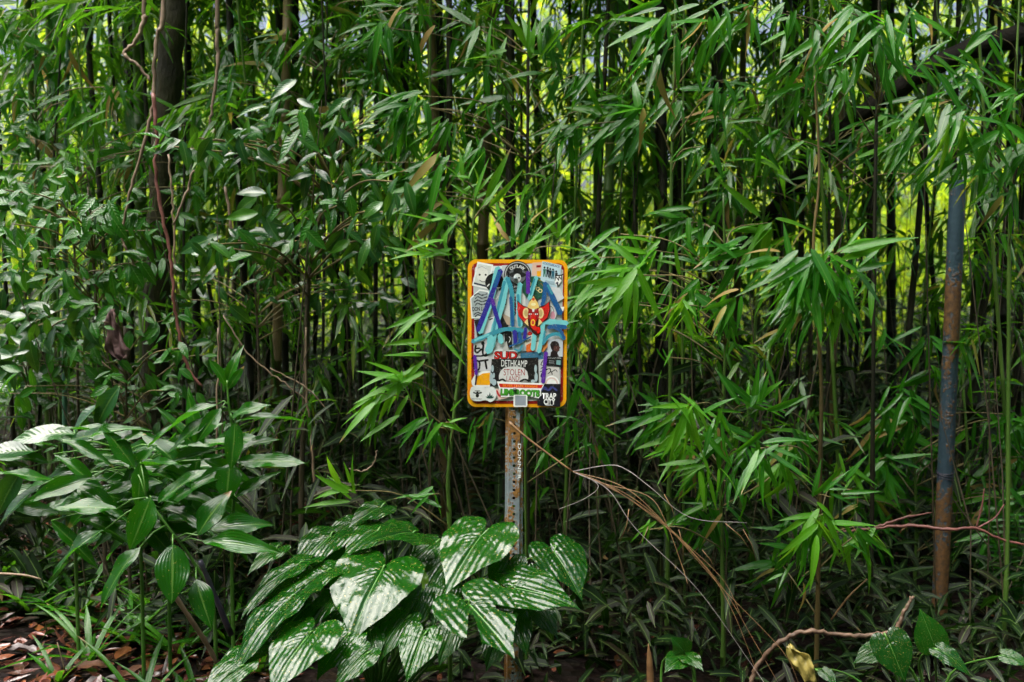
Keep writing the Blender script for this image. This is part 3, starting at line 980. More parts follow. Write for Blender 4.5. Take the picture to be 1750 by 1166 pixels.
# ---- strap-leaved tufts
tufts = [(240, 1130, 2.85, 13, 110, 'strap-leaved tuft at the very bottom beside the fallen grey leaf'),
         (335, 1040, 2.95, 15, 105, 'strap-leaved tuft against the foot of the dark cut stick'),
         (150, 1010, 3.15, 12, 95, 'strap-leaved tuft with bent blades in the middle of the leaf litter'),
         (95, 1100, 2.95, 6, 60, 'small pale strap-leaved tuft in the lower left corner litter'),
         (50, 910, 3.5, 16, 100, 'strap-leaved tuft at the left edge above the litter'),
         (130, 900, 3.55, 16, 95, 'strap-leaved tuft second from the left edge above the litter'),
         (215, 925, 3.35, 15, 95, 'strap-leaved tuft right behind the broad dark ginger leaves'),
         (300, 960, 3.3, 14, 95, 'strap-leaved tuft under the blade of the broad ginger leaf'),
         (390, 930, 3.45, 15, 85, 'strap-leaved tuft left of the foot of the yellow-brown stem'),
         (440, 985, 3.25, 12, 80, 'strap-leaved tuft just left of the large heart-shaped leaves'),
         (10, 850, 3.7, 14, 100, 'strap-leaved tuft cut off by the left edge under the paddle leaves'),
         (80, 850, 3.8, 14, 90, 'strap-leaved tuft in the shade under the paddle leaves'),
         (270, 880, 3.6, 14, 90, 'strap-leaved tuft in the shade behind the heap of ginger leaves'),
         (300, 1090, 2.85, 9, 90, 'strap-leaved tuft in front of the dark cut stick')]
for (px, py, d, n, L, lab) in tufts:
    p = P(px, py, d)
    base = Vector((p.x, p.y, ground_z(p.x, p.y)))
    t = thing('strap_leaf_tuft', lab, 'plant', base, 'strap-leaved tufts around the leaf litter')
    for i in range(n):
        az = 2 * math.pi * i / n + random.gauss(0, .4)
        e = random.uniform(.5, 1.5)
        D = Vector((math.cos(az), math.sin(az), e * 1.2)).normalized()
        Nv = Vector((-math.cos(az) * .8, -math.sin(az) * .8, 1))
        put_leaf('strap', t, base, base + Vector((math.cos(az), math.sin(az), 0)) * .012, D, Nv, L * mpp(d) * random.uniform(.8, 1.7), random.uniform(7, 12) * mpp(d))
# ------------------------------------------------------------------ large heart-shaped leaves with quilted veins
TH = [0, 4, 9, 16, 26, 42, 62, 85, 108, 128, 145, 158, 169, 177]
RR = [1.08, .95, .86, .78, .71, .64, .58, .55, .54, .52, .48, .41, .29, .10]


def heart_mesh(seed, nth=44, nr=18, quilt=.024, torn=False):
    r = random.Random(seed)
    fine = sorted(set([0.0, 2.5, 5, 8, 12] + list(np.linspace(16, 150, nth - 10)) + [157, 164, 170, 175, 178.5]))
    ths = [-t for t in fine[::-1]] + fine[1:]
    bow, cup, wv, ph = r.uniform(.12, .3), r.uniform(.05, .2), r.uniform(.01, .03), r.random() * 6
    asym = r.uniform(-.06, .06)
    mb = MB()
    uv = []

    def zfun(x, y):
        ax = abs(x)
        y0 = y - .62 * ax - .55 * ax * ax if y > 0 else y * .6 - .62 * ax
        q = y0 * 12.5 + (.35 if x > 0 else 0)
        amp = min(1, ax * 9) * min(1, max(.25, 1.15 - math.hypot(x, y) * .8))
        b = abs(math.sin(math.pi * (q + .18 * math.sin(x * 9 + y * 6 + ph)))) ** .7
        z = quilt * b * amp + .003 * math.sin(x * 23 + y * 17 + ph) * math.sin(y * 19 - x * 13 + ph * 2)
        z += cup * ax * .8 - .9 * cup * ax * ax * 1.6
        z -= bow * max(0, y) ** 2 + .35 * bow * min(0, y + .05) ** 2 * 4
        z += wv * math.sin(math.atan2(x, y) * 7 + ph) * min(1, math.hypot(x, y) * 2) ** 3
        z -= .018 * math.exp(-(ax / .018) ** 2)
        return z
    mb.v.append((0, 0, zfun(0, 0)))
    uv.append((.5, .2))
    for t in ths:
        R = float(np.interp(abs(t), TH, RR)) * (1 + asym * math.sin(math.radians(t)))
        a = math.radians(t)
        for k in range(1, nr + 1):
            q = k / nr
            x, y = R * q * math.sin(a), R * q * math.cos(a)
            mb.v.append((x, y, zfun(x, y)))
            uv.append((x + .5, (y + .4) / 1.5))
    n = len(ths)

    def gone(j, k):
        if not torn:
            return False
        t = ths[j]
        return (18 < t < 34 and k > 4) or (-50 < t < -38 and k > 8)
    for j in range(n - 1):
        a, b = 1 + j * nr, 1 + (j + 1) * nr
        mb.f.append((0, b, a))
        for k in range(nr - 1):
            if gone(j, k):
                continue
            mb.f.append((a + k, b + k, b + k + 1, a + k + 1))
    me = mb.mesh('heart_leaf', M['heart_leaf'])
    ul = me.uv_layers.new(name='UVMap')
    ul.data.foreach_set('uv', np.array([uv[l.vertex_index] for l in me.loops], np.float32).ravel())
    # raised pale midrib, a mesh of its own
    rib = MB()
    ys = np.linspace(0, 1.02, 14)
    rib.tube([(0, y, zfun(0, y) + .004) for y in ys], [.0085 * (1.05 - y / 1.02) + .0015 for y in ys], 5)
    return me, rib.mesh('midrib', M['heart_rib'])


M['heart_rib'] = plain_mat('heart_rib', (.05, .17, .02), (.10, .26, .04), 12, .35, .1)
HM = [heart_mesh(11 + i, quilt=.015 + .006 * (i % 3)) for i in range(5)]
HT = heart_mesh(31, torn=True)
SM = [heart_mesh(51 + i, quilt=.020, nth=30, nr=11) for i in range(2)]


def heart_plant(label, base_px, leaves, meshes, name='heart_leaf_plant'):
    p = P(*base_px)
    base = Vector((p.x, p.y, ground_z(p.x, p.y)))
    t = thing(name, label, 'plant', base)
    for (ax, ay, ad, tx, ty, td, wr, tilt, roll, *opt) in leaves:
        A, T = P(ax, ay, ad), P(tx, ty, td)
        D = T - A
        L = D.length
        D.normalize()
        Nv = Z * tilt - Y * (1 - tilt) * 1.2 + X * roll
        S = D.cross(Nv).normalized()
        Nn = S.cross(D)
        me, rib = random.choice(meshes)
        if 'torn' in opt:
            me, rib = HT
        L *= .85
        W = L * wr * .92
        o = link('leaf', me, t)
        mat = Matrix(((S.x * W, D.x * L, Nn.x * L, A.x - base.x), (S.y * W, D.y * L, Nn.y * L, A.y - base.y),
                      (S.z * W, D.z * L, Nn.z * L, A.z - base.z), (0, 0, 0, 1)))
        o.matrix_basis = mat
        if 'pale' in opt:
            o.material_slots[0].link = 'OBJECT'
            o.material_slots[0].material = M['heart_leaf_backlit']
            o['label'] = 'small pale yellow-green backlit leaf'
        link('midrib', rib, o)
        b = base + Vector((random.uniform(-.06, .06), random.uniform(-.05, .05), 0))
        mid = A.lerp(b, .45) - D * .05 + Vector((0, .05, .02))
        MB().tube([q - base for q in smooth_path([A - Nn * .004, A - D * .03 - Nn * .015, mid, b], 5)], [.003] * 10 + [.0045] * 6, 6).build('leaf_stalk', M['green_stem'], t)
    return t


# (attach px, py, depth, tip px, py, depth, width ratio, tilt, roll)
heart_plant('clump of big quilted heart-shaped glossy leaves around the foot of the sign post', (640, 1150, 3.0),
            [(822, 915, 2.86, 752, 1006, 2.68, 1.15, .62, -.2),
             (652, 975, 2.72, 588, 1078, 2.50, 1.25, .62, -.1),
             (802, 1032, 2.62, 888, 1118, 2.46, 1.15, .62, .15, 'torn'),
             (878, 1004, 2.74, 1000, 1024, 2.66, 1.0, .66, .2),
             (948, 944, 2.90, 1006, 1020, 2.78, 1.2, .55, .35),
             (526, 1086, 2.52, 446, 1180, 2.36, 1.15, .66, -.25),
             (494, 1024, 2.64, 362, 1136, 2.46, .85, .72, -.5),
             (508, 966, 2.78, 388, 1030, 2.64, .7, .72, -.5),
             (556, 978, 2.74, 460, 1036, 2.60, .75, .75, -.3),
             (562, 918, 2.92, 496, 972, 2.80, 1.2, .62, -.3),
             (642, 908, 2.88, 576, 946, 2.76, 1.0, .72, -.2),
             (704, 910, 2.88, 636, 908, 2.74, 1.0, .74, .1),
             (648, 868, 2.98, 590, 892, 2.90, 1.1, .7, -.2),
             (432, 1112, 2.58, 330, 1172, 2.44, .8, .72, -.3),
             (708, 990, 2.84, 700, 1040, 2.80, 1.1, .1, .1, 'pale'),
             (716, 1022, 2.74, 682, 1094, 2.66, .8, .45, .2),
             (470, 1080, 2.66, 400, 1150, 2.56, .9, .7, -.3),
             (590, 1040, 2.78, 540, 1100, 2.68, .9, .6, -.2),
             (600, 940, 2.90, 540, 985, 2.80, .95, .65, -.2),
             (760, 960, 2.90, 720, 1010, 2.80, .9, .6, -.1),
             (690, 1060, 2.64, 640, 1120, 2.54, .9, .6, -.2),
             (770, 1080, 2.70, 748, 1140, 2.62, .9, .5, 0),
             (920, 1040, 2.80, 960, 1085, 2.72, .9, .55, .2),
             (540, 950, 2.95, 480, 985, 2.86, .9, .65, -.3),
             (620, 1120, 2.5, 560, 1175, 2.42, .9, .65, -.2),
             (520, 1040, 2.66, 455, 1095, 2.56, .85, .65, -.3),
             (590, 1090, 2.56, 530, 1160, 2.46, 1.0, .62, -.2),
             (720, 1090, 2.56, 690, 1165, 2.46, 1.0, .55, -.1),
             (480, 990, 2.80, 410, 1045, 2.70, .8, .65, -.4),
             (850, 1085, 2.70, 830, 1150, 2.62, .9, .5, .1),
             (740, 930, 2.96, 690, 965, 2.88, 1.0, .65, -.1),
             (410, 1140, 2.5, 340, 1190, 2.42, .9, .65, -.3),
             (868, 962, 2.84, 838, 1020, 2.74, 1.0, .6, -.1),
             (600, 895, 2.98, 548, 925, 2.9, 1.0, .65, -.2),
             (470, 940, 2.92, 415, 975, 2.84, .9, .65, -.3),
             (905, 985, 2.90, 930, 1050, 2.82, 1.0, .5, .2),
             (760, 1010, 2.80, 735, 1070, 2.70, 1.0, .55, -.1),
             (880, 1060, 2.72, 905, 1120, 2.64, .9, .5, .15),
             (634, 1086, 2.60, 640, 1130, 2.52, 1.0, .7, .1),
             (568, 1020, 2.70, 520, 1070, 2.60, .9, .7, -.2),
             (660, 1030, 2.74, 640, 1075, 2.62, 1.0, .7, -.1)], HM)
heart_plant('low plant with smooth oval heart leaves in the bottom right corner under the root', (1590, 1190, 2.95),
            [(1594, 1096, 2.80, 1572, 1036, 2.82, 1.05, .25, -.2),
             (1520, 1100, 2.72, 1552, 1172, 2.66, 1.1, .45, -.2),
             (1612, 1114, 2.76, 1668, 1148, 2.70, .9, .6, .2),
             (1498, 1114, 2.82, 1456, 1128, 2.80, 1.0, .6, -.2),
             (1722, 1122, 2.82, 1768, 1136, 2.78, 1.0, .6, .2),
             (1410, 1150, 2.86, 1434, 1172, 2.82, 1.0, .6, .1)], SM)
heart_plant('small seedling with three round glossy leaves right of the post at the bottom', (1168, 1170, 2.98),
            [(1168, 1112, 2.92, 1150, 1090, 2.90, 1.3, .5, -.2), (1176, 1122, 2.90, 1204, 1138, 2.84, 1.1, .6, .2),
             (1164, 1126, 2.90, 1136, 1140, 2.84, 1.1, .6, -.2)], SM, 'seedling')
# ------------------------------------------------------------------ trunks, lianas, sticks
def stemthing(name, label, cat, px, radii, mat, n=7, per=7, part=None, wob=0.0, ground=False, sharp=False):
    pts = [P(*q) for q in px]
    if ground:
        e = pts[-1].copy()
        e.z = ground_z(e.x, e.y) - .03
        pts.append(e)
    path = smooth_path(pts, per)
    m = len(path)
    rs = [float(np.interp(i / (m - 1), np.linspace(0, 1, len(radii)), radii)) for i in range(m)]
    rr = random.Random(len(label))
    path = [p + Vector((rr.gauss(0, wob), rr.gauss(0, wob), rr.gauss(0, wob))) for p in path]
    rs = [q * rr.uniform(.88, 1.14) for q in rs]
    base = path[-1].copy()
    if part:
        t = thing(name, label, cat, base)
        MB().tube([p - base for p in path], rs, n).build(part, M[mat], t)
        return t
    o = MB().tube([p - base for p in path], rs, n).build(name, M[mat])
    o.location = base
    return tag(o, label, cat)


stemthing('tree', 'mossy dark tree trunk rising behind the hanging lianas', 'tree trunk',
          [(330, -900, 4.35), (318, -620, 4.35), (309, -340, 4.35), (300, -60, 4.35), (290, 120, 4.35), (276, 330, 4.4), (268, 560, 4.45), (264, 760, 4.5)], [.05, .052, .054, .06], 'bark_moss', 12, 8, wob=.003, ground=True, part='trunk')
stemthing('leaning_tree', 'dark trunk leaning diagonally across the upper right', 'tree trunk',
          [(2350, -260, 4.2), (1830, 20, 4.1), (1640, 92, 4.1), (1500, 172, 4.2), (1400, 270, 4.4), (1310, 370, 4.9), (1220, 480, 5.4), (1150, 570, 6.2), (1110, 640, 7.0)],
          [.044, .042, .038, .034, .03], 'bark_dark', 10, 7, wob=.006, ground=True, part='trunk')
stemthing('tree', 'slim grey trunk in the dark behind the hanging brown leaf', 'tree trunk',
          [(216, 560, 4.4), (213, 700, 4.4), (216, 800, 4.4)], [.02, .022, .026], 'bark', 8, 6, wob=.003, ground=True, part='trunk')
lianas = [
    ('pale liana with an elbow at the top left', [(246, -700, 3.7), (246, -40, 3.7), (247, 30, 3.7), (232, 70, 3.7), (212, 92, 3.7), (236, 112, 3.7), (256, 138, 3.7)], [.007, .008, .007, .005]),
    ('long pale liana falling straight and crossing another, left', [(281, -700, 3.6), (281, -40, 3.6), (270, 60, 3.6), (263, 120, 3.6), (262, 180, 3.6), (245, 250, 3.6), (222, 330, 3.6), (209, 400, 3.6), (216, 430, 3.6), (240, 470, 3.6)], [.009, .008, .007, .005, .004]),
    ('reddish liana twisting down beside the straight pale one to the ginger plant', [(262, 160, 3.58), (268, 230, 3.58), (266, 290, 3.58), (276, 360, 3.58), (292, 440, 3.58), (296, 500, 3.58), (306, 570, 3.58), (322, 630, 3.58), (345, 660, 3.58)], [.007, .006, .006, .006, .005]),
    ('pale yellow liana hanging alone near the top left, right of the mossy trunk', [(372, -700, 3.8), (372, -40, 3.8), (371, 60, 3.8), (372, 110, 3.8), (364, 180, 3.8), (358, 225, 3.8)], [.008, .008, .007, .004]),
    ('thin greenish liana inside the shrub left', [(288, 265, 3.7), (294, 330, 3.7), (297, 390, 3.7), (300, 470, 3.7)], [.004, .004, .004]),
    ('thin grey oblique stick under the shrub leaves', [(332, 290, 3.65), (318, 330, 3.65), (297, 385, 3.65)], [.004, .005, .004]),
    ('orange-brown dead cane inside the shrub', [(384, 320, 3.8), (396, 390, 3.8), (402, 440, 3.8)], [.005, .006, .005]),
    ('thin tan dead stem with side twigs right of the yellow-brown stem', [(524, 560, 3.6), (523, 660, 3.6), (530, 740, 3.6), (540, 850, 3.6)], [.003, .004, .005]),
    ('fine dead twig slanting through the dark left of the sign', [(380, 540, 3.6), (430, 610, 3.6), (480, 650, 3.6), (530, 690, 3.6)], [.0025, .003, .0025]),
    ('fine dead twig below the slanting one in the dark', [(460, 630, 3.55), (520, 660, 3.55), (560, 700, 3.55)], [.002, .003, .002]),
    ('thin tan stem standing by the upright ginger plant', [(374, 560, 3.3), (372, 680, 3.3), (370, 820, 3.3)], [.003, .004, .004]),
    ('thin bent twig in the dark above the arching leaves left of the post', [(645, 770, 3.4), (640, 790, 3.4), (620, 806, 3.4), (596, 800, 3.4)], [.002, .003, .002]),
]
for lab, px, rd in lianas:
    stemthing('liana', lab, 'liana', px, rd, 'liana' if 'reddish' not in lab else 'red_vine', 6, 7, wob=.002)
stemthing('root', 'bare brown root arching up in the bottom right corner', 'root',
          [(1562, 1018, 2.8), (1548, 1040, 2.8), (1530, 1075, 2.8), (1490, 1086, 2.8), (1420, 1082, 2.8), (1370, 1080, 2.8), (1330, 1100, 2.82), (1296, 1135, 2.85), (1280, 1175, 2.85)],
          [.004, .006, .006, .0065, .007, .007], 'liana_dark', 8, 9, wob=.0022)
stemthing('red_vine', 'dark red vine running across in front of the metal pipe', 'vine',
          [(1420, 912, 3.6), (1500, 902, 3.6), (1560, 899, 3.55), (1620, 905, 3.5), (1668, 903, 3.5), (1720, 925, 3.5), (1790, 935, 3.5)],
          [.004, .006, .006, .005, .004], 'red_vine', 6, 7, wob=.0015)
stemthing('red_vine', 'short forked red twig standing up from the vine right of the pipe', 'vine',
          [(1682, 835, 3.5), (1678, 865, 3.5), (1668, 903, 3.5)], [.002, .003, .004], 'red_vine', 6, 6)
stemthing('red_vine', 'red twig slanting up to the right from the vine fork', 'vine',
          [(1716, 862, 3.5), (1700, 885, 3.5), (1670, 903, 3.5)], [.002, .003, .004], 'red_vine', 6, 6)
stemthing('red_vine', 'upper branch of red vine ending left of the metal pipe', 'vine',
          [(1592, 876, 3.58), (1550, 884, 3.58), (1510, 897, 3.6), (1480, 905, 3.6)], [.003, .005, .005], 'red_vine', 6, 6, wob=.001)
stemthing('cut_stick', 'blue-black cut stick leaning in the lower left', 'stick',
          [(342, 958, 2.75), (362, 1005, 2.77), (395, 1085, 2.8)], [.007, .008, .009], 'stick_dark', 7, 5)
stemthing('cut_stick', 'brown broken cane in front of the broad dark ginger leaf', 'stick',
          [(288, 1000, 2.72), (310, 1035, 2.74), (350, 1095, 2.78), (372, 1135, 2.8)], [.007, .007, .007], 'liana', 7, 5)
stemthing('dead_twig', 'thin straight twig leaning on the litter in the lower left', 'twig',
          [(98, 1098, 2.95), (112, 1150, 2.95)], [.002, .0025], 'liana', 6, 4)
stemthing('dead_twig', 'brown twig lying along the back edge of the litter', 'twig',
          [(-10, 980, 3.35), (40, 983, 3.35), (70, 990, 3.35)], [.004, .004, .003], 'liana', 6, 4)
stemthing('dead_cane', 'pale slanting dead cane among the leaves, lower right', 'twig',
          [(1482, 990, 3.2), (1450, 1020, 3.2), (1420, 1060, 3.2)], [.003, .003, .003], 'straw', 6, 4)
stemthing('bamboo_shoot', 'pointed brown shoot sticking up at the bottom right of the post', 'shoot',
          [(1108, 1100, 2.9), (1110, 1130, 2.9), (1112, 1175, 2.9)], [.001, .009, .013], 'straw', 8, 5)

# dry broken cane: thick piece tied to the post, splitting into strands that arch to the ground
p0 = P(872, 724, 3.0)
dc = thing('dead_cane', 'broken dry cane propped on the post, its strands arching down right', 'cane', p0)
MB().tube([p - p0 for p in smooth_path([P(870, 722, 3.0), P(905, 752, 2.98), (P(978, 806, 2.95))], 6)], [.0048, .0045, .0042, .004, .004, .0036, .0034, .0032, .0032, .003, .003, .003, .003], 7).build('cane', M['straw'], dc)
strands = [[(978, 806), (1060, 830), (1130, 890), (1230, 990), (1330, 1110), (1370, 1170)],
           [(978, 806), (1040, 840), (1090, 900), (1190, 1010), (1280, 1130), (1310, 1175)],
           [(978, 806), (1050, 838), (1140, 905), (1210, 975), (1260, 1060), (1300, 1170)],
           [(978, 806), (1030, 820), (1110, 850), (1140, 892), (1160, 960), (1172, 1000)],
           [(978, 806), (1040, 800), (1080, 806), (1110, 830), (1180, 882), (1280, 888)],
           [(978, 806), (1070, 842), (1150, 910), (1232, 1000), (1290, 1090), (1330, 1166)],
           [(978, 806), (1060, 845), (1120, 880), (1180, 930), (1240, 990), (1262, 1060)],
           [(978, 806), (1020, 830), (1000, 850), (960, 870)]]
for i, s in enumerate(strands):
    pts = [P(x + random.uniform(-6, 6) * (k > 0), y + random.uniform(-6, 6) * (k > 0), 2.95 - .04 * k + .02 * i) for k, (x, y) in enumerate(s)]
    path = smooth_path(pts, 6)
    MB().tube([p - p0 for p in path], [.0014 * (1.15 - .7 * j / len(path)) for j in range(len(path))], 5).build('strand', M['straw' if i % 3 != 1 else 'straw_grey'], dc)
for x, y, a, L in ((1075, 870, 262, 60), (1108, 900, 250, 35), (1135, 845, 300, 55), (1160, 905, 285, 60), (1200, 940, 310, 45), (1240, 895, 320, 70), (1270, 905, 300, 60)):
    q = P(x, y, 2.9)
    MB().tube([q - p0, q + sdir_of(a, 0) * L * mpp(2.9) * .5 - p0, q + sdir_of(a - 8, -.1) * L * mpp(2.9) - p0], [.0012, .001, .0006], 4).build('strand', M['straw'], dc)

# ------------------------------------------------------------------ hanging dead leaf
def crumpled(name, label, pts, mat, cat='dead leaf', amp=.012, nu=14, nv=9):
    """a crumpled sheet through a row of (left px, right px, py) at depth d, with folds"""
    mb = MB()
    rows = []
    base = P((pts[0][0] + pts[0][1]) / 2, pts[0][2], pts[0][3])
    ys = np.linspace(0, len(pts) - 1, nu)
    for i, yy in enumerate(ys):
        k = min(int(yy), len(pts) - 2)
        f = yy - k
        l, r, py, d = [pts[k][m] * (1 - f) + pts[k + 1][m] * f for m in range(4)]
        row = []
        for j in range(nv):
            s = j / (nv - 1)
            p = P(l + (r - l) * s, py + 3 * math.sin(j * 1.7 + i), d)
            p.y += amp * math.sin(j * 2.1 + i * .35) + amp * .5 * math.sin(i * 1.3 + j)
            row.append(len(mb.v))
            mb.v.append(tuple(p - base))
        rows.append(row)
    for a, b in zip(rows[:-1], rows[1:]):
        for j in range(nv - 1):
            mb.f.append((a[j], a[j + 1], b[j + 1], b[j]))
    o = mb.build(name, M[mat])
    o.location = base
    sm = o.modifiers.new('thick', 'SOLIDIFY')
    sm.thickness = .0015
    return tag(o, label, cat)


crumpled('dead_leaf', 'large crumpled purple-brown dead leaf hanging in the dark on the left',
         [(188, 194, 530, 3.4), (176, 202, 552, 3.4), (182, 206, 566, 3.4), (178, 214, 590, 3.4), (184, 220, 606, 3.4), (206, 216, 614, 3.4)], 'hanging_leaf')
crumpled('dead_leaf', 'folded tan dead leaf caught below the root in the bottom right corner',
         [(1345, 1352, 1104, 2.75), (1345, 1384, 1122, 2.75), (1358, 1392, 1140, 2.74), (1376, 1396, 1168, 2.74)], 'yellow_leaf', amp=.008)

# ------------------------------------------------------------------ fern at the right edge
fern = thing('fern', 'small fern with narrow leaflets at the right edge behind the pipe', 'fern', P(1740, 1060, 3.9))
fb = P(1740, 1060, 3.9)
for (a, b, c) in (((1740, 1060), (1720, 980), (1690, 890)), ((1742, 1060), (1748, 970), (1735, 880)), ((1745, 1060), (1775, 980), (1785, 900))):
    path = smooth_path([P(*a, 3.9), P(*b, 3.85), P(*c, 3.75)], 9)
    fr = MB().tube([p - fb for p in path], [.0022] * len(path), 5).build('frond', M['green_stem'], fern)
    for i, p in enumerate(path[4:]):
        for s in (-1, 1):
            D = (X * s * .9 + Z * .15 - Y * .2).normalized()
            put_leaf('laurel', fr, fb, p, D, Z * .5 - Y, .10 * (1 - .6 * i / len(path)), .013, name='leaflet')

# ------------------------------------------------------------------ ground cover
lb = LB()
n = 15000
x = rng.uniform(-3.2, 3.6, n)
y = rng.uniform(2.4, 5.5, n)
keep = (x < -.75) | (rng.random(n) < .05)
x, y = x[keep], y[keep]
n = len(x)
z = np.array([ground_z(a, b) for a, b in zip(x, y)]) + rng.uniform(.002, .03, n)
Dh = rng.normal(0, 1, (n, 3)) * np.array([1, 1, .18])
lb.add(np.stack([x, y, z], 1), Dh, rng.normal(0, .35, (n, 3)) + np.array([0, 0, 1]), rng.uniform(.035, .11, n), rng.uniform(.012, .04, n),
       rng.uniform(-.2, .2, n), rng.uniform(-.5, .6, n), 3, prof_ellip)


def litter_mat():
    m, nt, N, Lk, b = nmat('litter')
    g = N.new('ShaderNodeNewGeometry')
    c = ramp(nt, g.outputs['Random Per Island'], [(0, (.03, .012, .010)), (.2, (.11, .034, .024)), (.4, (.19, .062, .042)), (.55, (.25, .085, .03)),
                                                  (.65, (.05, .02, .018)), (.8, (.22, .075, .06)), (.9, (.03, .014, .012)), (1, (.19, .13, .13))])
    tc = N.new('ShaderNodeTexCoord')
    f = noise(nt, 40, 4, tc.outputs['Object'])
    c = mix_col(nt, math_node(nt, 'MULTIPLY', f, .7), c, mix_col(nt, 1., c, (.4, .35, .3), 'MULTIPLY'))
    Lk.new(c, b.inputs['Base Color'])
    b.inputs['Roughness'].default_value = .2
    bp = N.new('ShaderNodeBump')
    bp.inputs['Strength'].default_value = .8
    bp.inputs['Distance'].default_value = .005
    Lk.new(f, bp.inputs['Height'])
    Lk.new(bp.outputs[0], b.inputs['Normal'])
    return m


M['litter'] = litter_mat()
lit = link('leaf_litter', lb.mesh('leaf_litter', M['litter']))
tag(lit, 'wet brown leaf litter covering the forest floor', 'leaf litter', kind='stuff')

big = [(285, 1080, 2.85, 200, 95, 'grey', 'large curled grey dead leaf lying in the litter near the bottom left'),
       (140, 1135, 2.9, 20, 70, 'grey', 'pale grey fallen leaf at the very bottom left of the twig'),
       (60, 1040, 3.1, 170, 70, 'grey', 'grey folded fallen leaf near the left edge of the litter'),
       (120, 1075, 3.0, 30, 60, 'dead', 'orange-brown fallen leaf in the middle of the litter'),
       (40, 1120, 2.95, 150, 60, 'dead', 'brown fallen leaf in the bottom left corner'),
       (90, 965, 3.4, 10, 60, 'dead', 'reddish fallen leaf at the back of the litter'),
       (205, 1060, 3.0, 60, 55, 'dead', 'brown fallen leaf beside the curled grey leaf')]
for px, py, d, a, L, kd, lab in big:
    p = P(px, py, d)
    p.z = ground_z(p.x, p.y) + .03
    th = math.radians(a)
    o = put_leaf(kd, None, Vector((0, 0, 0)), p, Vector((math.cos(th), math.sin(th), .1)), Z + X * random.uniform(-.4, .4), L * mpp(d) * 1.0, L * mpp(d) * .42, 'fallen_leaf')
    tag(o, lab, 'fallen leaf', 'large fallen leaves on the litter')

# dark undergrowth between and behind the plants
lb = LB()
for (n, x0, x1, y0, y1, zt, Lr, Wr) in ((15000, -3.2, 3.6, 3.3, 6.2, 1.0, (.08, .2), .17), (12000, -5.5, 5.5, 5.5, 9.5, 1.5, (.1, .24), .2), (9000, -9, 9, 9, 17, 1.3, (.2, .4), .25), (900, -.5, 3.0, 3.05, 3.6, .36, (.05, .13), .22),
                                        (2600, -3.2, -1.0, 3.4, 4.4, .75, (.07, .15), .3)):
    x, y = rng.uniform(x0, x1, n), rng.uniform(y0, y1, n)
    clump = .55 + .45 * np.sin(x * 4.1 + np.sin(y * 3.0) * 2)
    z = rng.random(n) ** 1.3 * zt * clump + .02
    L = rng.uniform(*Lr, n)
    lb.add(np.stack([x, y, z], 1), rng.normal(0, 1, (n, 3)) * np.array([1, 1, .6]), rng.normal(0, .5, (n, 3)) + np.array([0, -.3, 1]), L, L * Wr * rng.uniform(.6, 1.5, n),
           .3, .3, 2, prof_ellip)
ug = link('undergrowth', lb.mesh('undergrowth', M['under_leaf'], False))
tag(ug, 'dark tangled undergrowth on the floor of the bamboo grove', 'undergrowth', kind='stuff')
# fine dead stems standing in the gloom
mb = MB()
for i in range(420):
    x, y = random.uniform(-3.2, 3.4), random.uniform(3.4, 6.5)
    h = random.uniform(.5, 2.0)
    lx, ly = random.gauss(0, .22), random.gauss(0, .15)
    mb.tube([(x, y, 0), (x + lx * .4 + random.gauss(0, .03), y + ly * .4, h * .5), (x + lx, y + ly, h)], [.0035, .003, .0015], 4, cap=False)
ds = mb.build('dead_stems', M['twig_dark'])
tag(ds, 'fine dead stems and twigs standing thickly in the dark grove', 'stems', kind='stuff')

# unseen leaf mass added behind the camera to block low front light
lb = LB()
n = 9000
th = rng.uniform(math.pi * .93, math.pi * 2.07, n)
R = rng.uniform(5.5, 8.5, n)
x, y = np.cos(th) * R, np.sin(th) * R + 1.0
z = rng.random(n) * 9
lb.add(np.stack([x, y, z], 1), rng.normal(0, 1, (n, 3)), rng.normal(0, 1, (n, 3)), rng.uniform(.5, .9, n), rng.uniform(.2, .35, n), .2, .2, 1)
light_block = link('wood', lb.mesh('wood', M['bamboo_leaf_grove'], False))
tag(light_block, 'added unseen green leaf mass across the path that blocks low light', 'foliage', kind='stuff')
